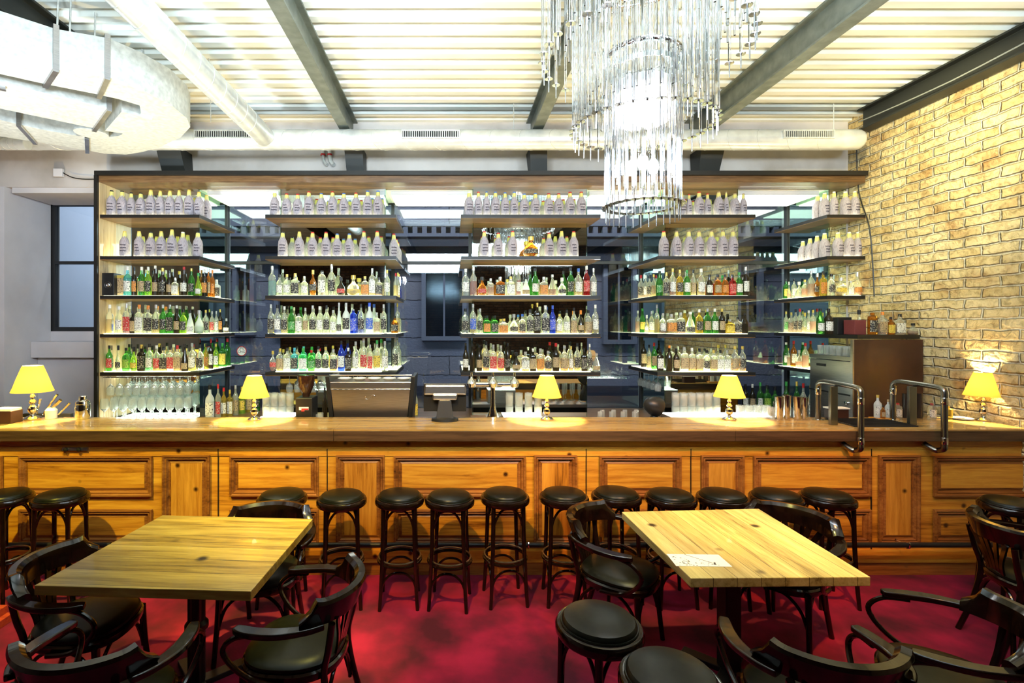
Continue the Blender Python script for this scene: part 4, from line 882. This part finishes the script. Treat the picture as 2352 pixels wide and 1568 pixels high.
hh = MB().lathe([(.09,0),(.085,.05),(.06,.11),(.02,.14),(.001,.142),(.001,.139),(.02,.136),(.056,.108),(.08,.05),(.085,0),(.09,0)], 20).build('hood', M['black'], dl, loc=(.03,0,.27)); hh.rotation_euler = (0,-1.2,.3)
for i,(px,h) in enumerate(((1790,.19),(1812,.20),(1832,.19),(1852,.18))):
    o = MB().lathe([(.001,0),(.027,0),(.036,h),(.034,h),(.026,.004),(.001,.004)], 20).build('shaker_tin', M['chrome'], loc=(X(px,4.36),4.36+.03*(i%2),BT), label=f"steel shaker tin upright on the bar near the handrails, {ORD[i]} along", cat='shaker tin', group='shaker tins on the bar')
tum(1770,1770,1,1,1,'on the bar right beside the shaker tins','tumblers by the shaker tins',BT,4.38)
# tools and shaker near the left lamp
sk = empty('cocktail_shaker', (X(190,4.38), 4.38, BT), label='polished steel cocktail shaker on the bar near the white corner', cat='shaker')
MB().lathe([(.001,0),(.046,0),(.056,.02),(.058,.10),(.052,.125)], 22).build('cup', M['chrome'], sk)
MB().lathe([(.053,.124),(.055,.128),(.050,.15),(.028,.165),(.001,.165)], 22).build('strainer_top', M['chrome'], sk)
MB().lathe([(.028,.165),(.030,.166),(.030,.19),(.024,.196),(.001,.197)], 18).build('cap', M['chrome'], sk)
nb = empty('napkin_box', (X(22,4.22)-.01, 4.215, BT), label='dark square caddy with napkins under the first lamp', cat='box')
bx(-.085,.075,-.06,.06,0,.10).build('box_body', M['brown_lam'], nb, smooth=False, bev=.004); bx(-.078,.068,-.055,.055,.10,.118).build('napkin', M['paper'], nb, smooth=False)
jar = empty('tool_jar', (X(122,4.42), 4.40, BT), label='small white jar among the leaning bar tools', cat='jar')
MB().lathe([(.001,0),(.042,0),(.044,.07),(.030,.09),(.028,.09),(.041,.068),(.039,.005),(.001,.005)], 18).build('jar_body', M['paper'], jar)
for i,(p0,p1) in enumerate((((84,950),(93,915)),((98,952),(132,906)),((122,935),(139,918)),((134,952),(160,925)))):
    a_, b_ = P(p0[0],p0[1],4.40), P(p1[0],p1[1],4.40); a_.z = max(a_.z, BT+.012)
    tl = MB().tube([a_, a_.lerp(b_,.6), b_], .006 if i != 2 else .014, 8, r1=.011 if i != 2 else .016).build('bar_tool', M['chrome'], label=['steel stirrer propped upright beside the lamp stem','long steel muddler leaning beside the white jar','short thick steel pestle leaning in the white jar','steel bar tool leaning furthest toward the shaker'][i], cat='bar tool')
bx(-.22,.22,-.02,.02,0,.20).build('dark_cabinet', M['black'], loc=(X(110,4.7),4.7,.941), smooth=False, label='low black box behind the bar tools', cat='box')
# right end clutter
tr = bx(-.09,.09,-.05,.05,0,.012).build('wooden_tray', M['pine'], loc=(X(2030,4.36),4.36,BT), smooth=False, label='small wooden tray under the white-labelled bottles', cat='tray')
for i,(px,w_,h,c_,l) in enumerate(((2016,.055,.19,'y','w'),(2040,.045,.15,'t','w'),(2028,.035,.11,'d','t'))):
    D = 4.38 if i < 2 else 4.33; bottle((X(px,D),D,BT+.0125), w_, h, 'b', 'w' if i < 2 else 'a', '-', l, c_, ['white bottle with gold top on the wooden tray','smaller white bottle with cork top on the wooden tray','tiny amber dropper bottle with black top on the wooden tray'][i], 'bitters on the tray')
for i,(px,D,w_,h,g,c_,nm) in enumerate(((2062,4.40,.06,.13,'c','r','clear jar with red lid behind the far handrail'),(2140,4.38,.06,.13,'c','r','squat clear jar with red lid past the far handrail'),(2176,4.38,.07,.11,'y','y','squat yellow candle jar past the handrails'))):
    bottle((X(px,D),D,BT), w_, h, 'j', g, '-', 'w' if i != 2 else '-', c_, nm, 'jars near the handrails')
for i in range(3):
    MB().lathe([(.001,0),(.028,0),(.03,.21),(.001,.21)], 14).build('dark_canister', mat('smoked canister', (.03,.022,.018), .15), loc=(X(2082+i*14,4.42),4.42,BT), label=['dark upright canister nearest the wooden tray','dark upright canister in the middle of three','dark upright canister nearest the red-lidded jar'][i], cat='canister')
pl = empty('plate', (X(2230,4.40)-.13, 4.36, BT), label='flat white plate with a folded paper on the bar near the brick wall', cat='plate')
MB().lathe([(.001,0),(.05,0),(.085,.012),(.084,.014),(.05,.004),(.001,.004)], 26, c=(0,0,.0)).build('plate_body', M['paper'], pl); bx(-.05,.05,-.03,.03,.015,.019).build('folded_paper', M['white'], pl, rz=.3, smooth=False)
cb_ = empty('card_box', (X(1917,4.42), 4.40, BT), label='small dark box of cards with white top beside the near handrail', cat='box')
bx(-.075,.075,-.04,.04,0,.085).build('box_body', M['brown_lam'], cb_, smooth=False); bx(-.085,.08,-.05,.045,.085,.095).build('paper_top', M['paper'], cb_, smooth=False)

# ---------------------------------------------------------------- steel machine and brown cabinet beside the bricks
sm = empty('glass_washer', (4.08, 5.16, 0), label='stainless steel glass washer standing behind the brown cabinet front', cat='glass washer')
bx(-.27, .27, -.29, .29, .5, 1.60).build('steel_body', M['steel'], sm, smooth=False, bev=.006); bx(-.275, .27, -.295, .29, 1.605, 1.645).build('top_cap', M['steel'], sm, smooth=False)
bx(-.27, .27, -.29, .29, 0, .5).build('base', M['black'], sm, smooth=False)
bx(-.278, -.27, .06, .18, 1.53, 1.555).build('nameplate', M['black'], sm, smooth=False); bx(-.278, -.27, -.29, .29, 1.27, 1.285).build('door_seam', M['black'], sm, smooth=False)
MB().lathe([(.001,0),(.02,0),(.02,.012),(.001,.014)], 14).build('dial', M['chrome'], sm, loc=(-.27,-.22,1.20)).rotation_euler = (0,-PI/2,0)
for ti in range(2):
    for i in range(6):
        o = ob('tumbler', tb_me, None, (3.86+ti*.085, 4.93+i*.085, 1.646), (.85,.85,.95)); tag(o, f"upright tumbler on top of the glass washer, {['front','back'][ti]} row, {ORD[i]} along", 'glass', 'tumblers on the glass washer')
bc = empty('brown_cabinet', (4.12, 4.84, 0), label='tall plain brown laminate cabinet front against the brick wall', cat='cabinet')
bx(-.32, .33, 0, .022, 0, 1.812).build('front_panel', M['brown_lam'], bc, smooth=False)
bx(-.335, -.32, -.003, .024, 0, 1.812).build('edge_trim', M['steel'], bc, smooth=False)

# wall details: junction box with cable, valves, brick-wall cable
jb = empty('junction_box', P(138,398,FACE-.02), label='white junction box with black cable on the plaster over the left window', cat='junction box')
bx(-.05,.05,-.04,.0,-.045,.045).build('box_body', M['white'], jb, smooth=False, bev=.005)
MB().tube(cr([(.05,-.02,0),(.15,-.02,-.05),(.28,-.02,-.07),(.42,-.02,-.07)],6), .006, 6).build('cable', M['black'], jb)
pv = empty('pipe_valves', P(742,345,5.755), label='pair of short white valve pipes below the long duct', cat='pipe')
for i, dx in enumerate((0,.075)):
    v = MB().tube(cr([(dx,0,.10),(dx,0,-.02),(dx+.01,0,-.12),(dx+.05,-.02,-.17)],5), .018 if not i else .024, 10).build('pipe', M['galv'], pv)
    MB().lathe([(.026,0),(.028,.01),(.026,.02)],12).build('collar', M['red'], v, loc=(dx,0,-.06))
MB().tube(cr([(4.44,5.62,3.9),(4.45,5.6,3.4),(4.44,5.45,3.0),(4.452,5.42,2.6),(4.452,5.40,2.25)],6), .006, 6).build('wall_cable', M['black'], label='thin black cable running down the brick corner beside the shelves', cat='cable')

# ---------------------------------------------------------------- chandelier
chc = Vector((1.12, 3.0, 0)); ch = empty('chandelier', (chc.x, chc.y, CZ), label='large tiered chandelier of clear glass rods with small metal discs', cat='chandelier')
TI = [(.575, 3.53, 4.16, 34), (.392, 3.10, 4.10, 36), (.205, 2.64, 3.52, 28)]
rod_len = {}
disc_me = MB().lathe([(.001,.0),(.026,-.001),(.027,.002),(.008,.008),(.001,.008)], 14).mesh('disc', M['disc'])
pin_me = MB().lathe([(.001,-.085),(.0035,-.085),(.0045,-.03),(.0055,0),(.001,0)], 8).mesh('pin', M['disc'])
for ti, (R, z0, z1, n) in enumerate(TI):
    rm = MB().lathe([(.001,0),(.0085,0),(.0085,z1-z0),(.001,z1-z0)], 8).mesh('rod', M['rod'])
    for i in range(n):
        a = 2*PI*(i+.3*ti)/n
        o = ob('rod', rm, ch, (R*math.cos(a), R*math.sin(a), z0-CZ)); ob('disc', disc_me, o); ob('pin', pin_me, o)
    MB().tube([(R*math.cos(t*PI/24), R*math.sin(t*PI/24), z1-CZ) for t in range(48)], .010, 8, closed=True).build('ring', M['chrome'], ch)
m = MB(); k_ = 0
for (R, z0, z1, n) in ((.52,3.62,4.16,44), (.44,3.60,4.10,40), (.345,3.2,4.10,36), (.30,3.3,4.05,30), (.165,2.80,3.50,18)):
    for i in range(n):
        a = 2*PI*(i+.5)/n; m.lathe([(.001,z0-CZ),(.007,z0-CZ),(.007,z1-CZ),(.001,z1-CZ)], 6, c=(R*math.cos(a), R*math.sin(a), 0))
m.build('inner_rods', M['rod'], ch, kind='stuff')
m = MB().lathe([(.196,3.42-CZ),(.20,3.42-CZ),(.20,3.45-CZ),(.196,3.45-CZ),(.196,3.42-CZ)], 36); m.build('lower_hoop', M['chrome'], ch)
m = MB().lathe([(.196,3.50-CZ),(.20,3.50-CZ),(.20,3.53-CZ),(.196,3.53-CZ),(.196,3.50-CZ)], 36); m.build('upper_hoop', M['chrome'], ch)
for i in range(16):
    a = 2*PI*i/16; bx(-.006,.006,-.003,.003,3.45-CZ,3.50-CZ).build('hoop_spacer', M['chrome'], ch, loc=(.198*math.cos(a), .198*math.sin(a), 0), rz=a, smooth=False)
MB().lathe([(.001,0),(.16,0),(.16,-.05),(.001,-.05)], 28).build('canopy', M['chrome'], ch, loc=(0,0,0))
MB().tube([(0,0,-.05),(0,0,2.75-CZ)], .012, 8).build('stem', M['chrome'], ch)
for (zz, R, n, pw) in ((3.28,.10,6,9), (2.88,.07,3,6)):
    for i in range(n):
        a = 2*PI*i/n+.2; x, y = R*math.cos(a), R*math.sin(a)
        MB().lathe([(.001,-.045),(.02,-.04),(.032,-.01),(.028,.02),(.012,.045),(.001,.05)], 14).build('bulb', M['bulb'], ch, loc=(x, y, zz-CZ))
        MB().tube([(0,0,zz-CZ+.08),(x*.6,y*.6,zz-CZ+.085),(x,y,zz-CZ+.05)], .004, 6).build('bulb_arm', M['chrome'], ch)
MB().lathe([(.150,3.14-CZ),(.152,3.14-CZ),(.152,3.36-CZ),(.150,3.36-CZ),(.150,3.14-CZ)], 32).build('frosted_cylinder', mat('frosted diffuser', (.95,.97,1), .6, trans=.85, ior=1.1), ch)
light('POINT', (chc.x, chc.y, 3.26), 26, (.95,.98,1), size=.09); light('POINT', (chc.x, chc.y, 2.86), 14, (.95,.98,1), size=.07)

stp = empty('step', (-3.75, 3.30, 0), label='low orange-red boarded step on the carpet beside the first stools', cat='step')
M['step'] = wood('orange-lit red boards', (.20,.012,.006), (.42,.045,.012), (.55,.08,.02), 'x', 1, .5, knots=False)  # orange light on the step is put into the board colour
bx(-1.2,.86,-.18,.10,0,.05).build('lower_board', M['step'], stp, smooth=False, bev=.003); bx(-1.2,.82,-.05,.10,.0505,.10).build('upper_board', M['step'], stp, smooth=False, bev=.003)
# ---------------------------------------------------------------- bar stools
def seat_outline(s=1.0, n=40, wf=.235, wb=.205, d=.225, e=2.5):
    out = []
    for i in range(n):
        a = 2*PI*i/n; ca, sa = math.cos(a), math.sin(a)
        k = 1/((abs(ca)**e+abs(sa)**e)**(1/e)); y = d*k*sa; w_ = wb+(wf-wb)*(y/d+1)/2
        out.append((w_*k*ca*s, y*s))
    return out
def pad(outline_fn, layers):  # layers: (scale, z)
    m = MB(); n = None; vs = []
    for sc_, z in layers:
        o = outline_fn(sc_); n = len(o); vs += [(x, y, z) for x, y in o]
    fs = [tuple(range(n))[::-1], tuple(range((len(layers)-1)*n, len(layers)*n))]
    for j in range(len(layers)-1): fs += [(j*n+i, j*n+(i+1)%n, (j+1)*n+(i+1)%n, (j+1)*n+i) for i in range(n)]
    return m.add(vs, fs)
def circ(r): return lambda s: [(r*s*math.cos(2*PI*i/36), r*s*math.sin(2*PI*i/36)) for i in range(36)]
def arch(p, q, z0, z1, foot=.06, k=5):
    p, q = Vector(p), Vector(q); mid = (p+q)/2
    f = lambda t, z: Vector((p.x+(q.x-p.x)*t, p.y+(q.y-p.y)*t, z))
    return cr([f(.0,z0), f(.01,z0+foot), f(.10,z0+(z1-z0)*.62), f(.28,z1-.012), f(.5,z1), f(.72,z1-.012), f(.90,z0+(z1-z0)*.62), f(.99,z0+foot), f(1,z0)], k)
def make_stool():
    r = empty('bar_stool')
    pad(circ(.150), [(1,.728),(1.0,.738),(.985,.750),(.93,.760),(.7,.768),(.35,.771),(.02,.772)]).build('seat_cushion', M['leather'], r)
    MB().lathe([(.12,.690),(.168,.690),(.175,.700),(.175,.722),(.168,.734),(.150,.738),(.12,.728),(.12,.690)], 36).build('seat_rim', M['bent'], r)
    MB().tube([(.150*math.cos(t*PI/18), .150*math.sin(t*PI/18), .739) for t in range(36)], .005, 6, closed=True).build('piping', M['leather'], r)
    L = []
    for i in range(4):
        a = PI/4+i*PI/2; c_, s_ = math.cos(a), math.sin(a); L.append((c_, s_))
        MB().tube(cr([(c_*.148,s_*.148,.715),(c_*.150,s_*.150,.60),(c_*.156,s_*.156,.40),(c_*.170,s_*.170,.15),(c_*.183,s_*.183,0)],4), .0165, 10, r1=.0125).build('leg', M['bent'], r)
    for i in range(4):
        (a, b), (c_, d) = L[i], L[(i+1)%4]
        MB().tube(arch((a*.148,b*.148,0),(c_*.148,d*.148,0), .50, .675, .04), .0085, 8).build('upper_arch', M['bent'], r)
        MB().tube(arch((a*.172,b*.172,0),(c_*.172,d*.172,0), .11, .255, .03), .0085, 8).build('lower_arch', M['bent'], r)
    MB().tube([(.150*math.cos(t*PI/18), .150*math.sin(t*PI/18), .30) for t in range(36)], .011, 8, closed=True).build('foot_ring', M['bent'], r)
    MB().tube([(.146*math.cos(t*PI/18), .146*math.sin(t*PI/18), .322) for t in range(36)], .007, 8, closed=True).build('ring_cap', M['chrome_brown'], r)
    return r
M['chrome_brown'] = mat('worn metal strip', (.30,.24,.17), .25, .9)
st0 = make_stool(); index_kids(st0)
def stool(px, py, label, rz, first=[True], grp='bar stools along the bar', h=1.18):
    D = h*F/(py-CY); o = st0 if first[0] else copy_tree(st0); first[0] = False
    o.location = (X(px,D), D, 0); o.rotation_euler = (0,0,rz); tag(o, label, 'bar stool', grp); return o
SP = [(10,1128,'at the bar end beside the white corner, half cut off'),(140,1128,'standing under the sliding bolt on the bar'),(648,1128,'behind the chair at the far side of the dark table'),(785,1131,'first clear of the dark dining table'),(918,1129,'second clear of the dark dining table'),(1033,1131,'in line under the till'),(1160,1126,'third from the pale dining table'),(1295,1126,'standing just before the pale dining table'),(1415,1124,'behind the chair at the near corner of the pale table'),(1540,1128,'first fully behind the pale table'),(1660,1128,'second fully behind the pale table'),(1783,1128,'beyond the pale table, behind the turned chair'),(1900,1128,'last before the gap by the handrails'),(2325,1146,'in shadow at the brick wall end')]
for i,(px,py,w_) in enumerate(SP): stool(px, py, 'bentwood bar stool '+w_, -.12+.08*((i*3)%5))
stool(1376, 1412, 'bentwood stool with shiny black seat standing alone before the pale table', .5, grp='stools by the pale table')
stool(1541, 1534, 'bentwood stool nearest the camera, cut by the frame edge, seam across its seat', 1.0, grp='stools by the pale table')

# ---------------------------------------------------------------- armchairs
def make_chair():
    r = empty('bentwood_armchair'); so = seat_outline
    pad(so, [(.93,.440),(.97,.452),(.965,.464),(.90,.476),(.7,.484),(.35,.488),(.02,.489)]).build('seat_cushion', M['leather'], r)
    m = MB(); n = 40; vs = []
    for sc_, z in ((.86,.405),(1.0,.405),(1.02,.415),(1.02,.438),(.98,.446),(.86,.444)): vs += [(x, y, z) for x, y in so(sc_)]
    fs = []
    for j in range(6):
        j2 = (j+1) % 6; fs += [(j*n+i, j*n+(i+1)%n, j2*n+(i+1)%n, j2*n+i) for i in range(n)]
    m.add(vs, fs).build('seat_frame', M['bent'], r)
    for s in (-1,1):
        MB().tube(cr([(s*.190,.165,.42),(s*.196,.175,.25),(s*.208,.20,0)],5), .0185, 10, r1=.014).build('front_leg', M['bent'], r)
        MB().tube(cr([(s*.175,-.30,0),(s*.165,-.225,.22),(s*.163,-.19,.42),(s*.178,-.215,.55),(s*.190,-.235,.67)],5), .0155, 10).build('rear_leg', M['bent'], r)
        # flat arm, dipping slightly and flaring at its end
        path = cr([(s*.262,.165,.660),(s*.284,.08,.662),(s*.290,-.03,.668),(s*.262,-.14,.674),(s*.215,-.205,.676)], 5)
        def sec(t): 
            wd = .046 + .012*math.sin(PI*min(1,t*1.4)); wd = wd*(.75+.25*min(1, t*8)); th = .026; return [(-wd/2,-th/2),(wd/2,-th/2),(wd/2,th/2),(-wd/2,th/2)]
        MB().sweep(path, sec).build('armrest', M['bent'], r, bev=.006)
        MB().tube(cr([(s*.270,.06,.648),(s*.276,.16,.630),(s*.272,.215,.57),(s*.258,.17,.49),(s*.244,.08,.43),(s*.238,-.03,.415)],6), .0115, 8).build('arm_loop', M['bent'], r)
    # deep crest rail, concave cut ends with raised ears
    N = 28; path = []
    for i in range(N+1):
        a = -PI/2 + (-1.12 + 2.24*i/N); path.append((.268*math.cos(a), .02+.292*math.sin(a), .672))
    def crest(t):
        u = abs(t-.5)*2; top = .104 if u < .80 else .104 - .068*((u-.80)/.20)**.6
        if .70 < u < .86: top += .010*math.sin((u-.70)/.16*PI)
        lean = .030
        return [(-.017,-.006),(.014,-.006),(.020+lean*.5,top*.5),(.018+lean,top*.86),(.012+lean,top),(-.006+lean*.6,top+.003),(-.016+lean*.3,top*.86),(-.018+lean*.2,top*.5)]
    MB().sweep(path, crest).build('crest_rail', M['bent'], r)
    for i in (-2,-1,0,1,2):
        p0 = Vector((i*.030,-.200,.425)); p1 = Vector((i*.034,-.222,.53)); p2 = Vector((i*.072,-.262+abs(i)*.008,.675))
        MB().sweep([*cr([p0,p1,p2],6)], lambda t: [(-.011-.006*t,-.005),(.011+.006*t,-.005),(.011+.006*t,.005),(-.011-.006*t,.005)], up=(0,-1,.01)).build('slat', M['bent'], r)
    lg = [(.19,.17),(-.19,.17),(-.165,-.20),(.165,-.20)]
    for i in range(4):
        a, b = lg[i], lg[(i+1)%4]; MB().tube(arch((a[0],a[1],0),(b[0],b[1],0), .20, .395, .03), .0095, 8).build('arched_brace', M['bent'], r)
    return r
ch0 = make_chair(); index_kids(ch0)
def chair(x, y, dx, dy, label, grp, first=[True]):
    o = ch0 if first[0] else copy_tree(ch0); first[0] = False
    o.location = (x, y, 0); o.rotation_euler = (0,0,math.atan2(-dx, dy)); tag(o, label, 'chair', grp)
GL_, GR_ = 'bentwood armchairs round the dark table', 'bentwood armchairs round the pale table'
chair(-1.85, 2.62, 1, .02, 'dark bentwood armchair at the dark table, rail gleaming, beside the white corner', GL_)
chair(-1.15, 3.13, .05, -1, 'dark bentwood armchair on the bar side of the dark table', GL_)
chair(-.72, 2.42, -1, .12, 'dark bentwood armchair facing the dark table from the aisle, seat in full view', GL_)
chair(-1.37, 2.06, .02, 1, 'dark bentwood armchair with its back to the camera at the dark table', GL_)
chair(1.03, 3.14, .80, -.60, 'dark bentwood armchair at the far corner of the pale table, green-black seat uncovered', GR_)
chair(2.03, 3.15, -.78, -.62, 'dark bentwood armchair pushed under the bar side of the pale table', GR_)
chair(1.44, 2.06, .12, 1, 'dark bentwood armchair with its back to the camera at the pale table', GR_)
chair(2.09, 2.17, -.85, .5, 'dark bentwood armchair at the brick side corner of the pale table, broad rail gleaming', GR_)
chair(3.50, 3.05, .85, -.25, 'dark bentwood armchair turned away, alone near the brick wall', None)

# ---------------------------------------------------------------- tables
def table(name, corners, mt, label, leg):
    r = empty(name, (sum(c[0] for c in corners)/4, sum(c[1] for c in corners)/4, 0), label=label, cat='table')
    cx, cy = r.location.x, r.location.y; rz = math.atan2(corners[1][1]-corners[0][1], corners[1][0]-corners[0][0])
    R = Matrix.Rotation(-rz, 3, 'Z'); r.rotation_euler = (0,0,rz)
    pts = [tuple((R @ Vector((c[0]-cx, c[1]-cy, 0)))[:2]) for c in corners]
    MB().prism(pts[::-1], .705, .75).build('tabletop', mt, r, smooth=False, bev=.003)
    if leg == 'column':
        m = MB(); n = 48; vs = []
        for z, rr in ((.03,.042),(.34,.042),(.70,.042)): vs += [((rr+.004*math.cos(i*8*2*PI/n))*math.cos(2*PI*i/n), (rr+.004*math.cos(i*8*2*PI/n))*math.sin(2*PI*i/n), z) for i in range(n)]
        m.add(vs, [(j*n+i, j*n+(i+1)%n, (j+1)*n+(i+1)%n, (j+1)*n+i) for j in range(2) for i in range(n)]).build('pedestal', M['black'], r)
        MB().lathe([(.044,.0),(.06,.015),(.06,.04),(.044,.06)], 20, c=(0,0,.30)).build('collar', M['black'], r)
    else: bx(-.045,.045,-.045,.045,.02,.70).build('pedestal', M['black'], r, smooth=False, bev=.004)
    m = MB(); m.box(-.16,.16,-.16,.16,.695,.705); m.build('top_plate', M['black'], r, smooth=False)
    m = MB(); m.box(-.25,.25,-.035,.035,.0,.03); m.box(-.035,.035,-.25,-.035,.0,.03); m.box(-.035,.035,.035,.25,.0,.03); m.build('cross_foot', M['black'], r, rz=PI/4, smooth=False, bev=.004)
    return r
def tp(px, py): d = (H-.75)*F/(py-CY); return ((px-CX)*d/F, d)
table('dining_table', [tp(373,1182.6), tp(718.7,1191), tp(576,1357.5), tp(78.5,1344)], M['table_x'], 'square dark-oak dining table with empty top, nearest the white corner', 'column')
T2 = [tp(1428,1174.8), tp(1742,1167.6), tp(1999.6,1324.5), tp(1586.7,1327.4)]
table('dining_table', T2, M['table_y'], 'square pale-oak dining table with a printed card on it', 'post')
# card
cc = [tp(1531,1272.5), tp(1650,1274), tp(1682,1301.5), tp(1553,1300)]
cx, cy = sum(c[0] for c in cc)/4, sum(c[1] for c in cc)/4
cd = empty('menu_card', (cx, cy, .7505), label='white printed card lying near the corner of the pale table', cat='card')
MB().prism([(c[0]-cx, c[1]-cy) for c in cc][::-1], 0, .0012).build('card_sheet', M['paper'], cd, smooth=False)
m = MB(); r_ = random.Random(5)
def cpt(u, v): 
    a, b, c_, d = [Vector((*q, 0)) for q in cc]; return (a*(1-u)*(1-v)+b*u*(1-v)+c_*u*v+d*(1-u)*v) - Vector((cx,cy,0))
for i in range(70):
    u, v = r_.uniform(.04,.8), r_.uniform(.1,.95)
    if v < u*.9: continue
    p = cpt(u, v); s_ = r_.uniform(.0015,.005); m.add([p+Vector((-s_,-s_*.5,.0016)), p+Vector((s_,-s_*.6,.0016)), p+Vector((s_*.8,s_*.5,.0016)), p+Vector((-s_*.7,s_*.6,.0016))], [(0,1,2,3)])
m.tube([cpt(.22+.05*math.cos(t*PI/8), .72+.13*math.sin(t*PI/8))+Vector((0,0,.0014)) for t in range(16)], .0012, 5, closed=True)
m.tube([cpt(.34,.03)+Vector((0,0,.0014)), cpt(.74,.80)+Vector((0,0,.0014))], .0011, 5)
p = cpt(.74,.80); m.add([p+Vector((-.012,-.006,.0016)), p+Vector((.004,-.010,.0016)), p+Vector((.004,.010,.0016))], [(0,1,2)])
m.build('print', M['ink'], cd, smooth=False)
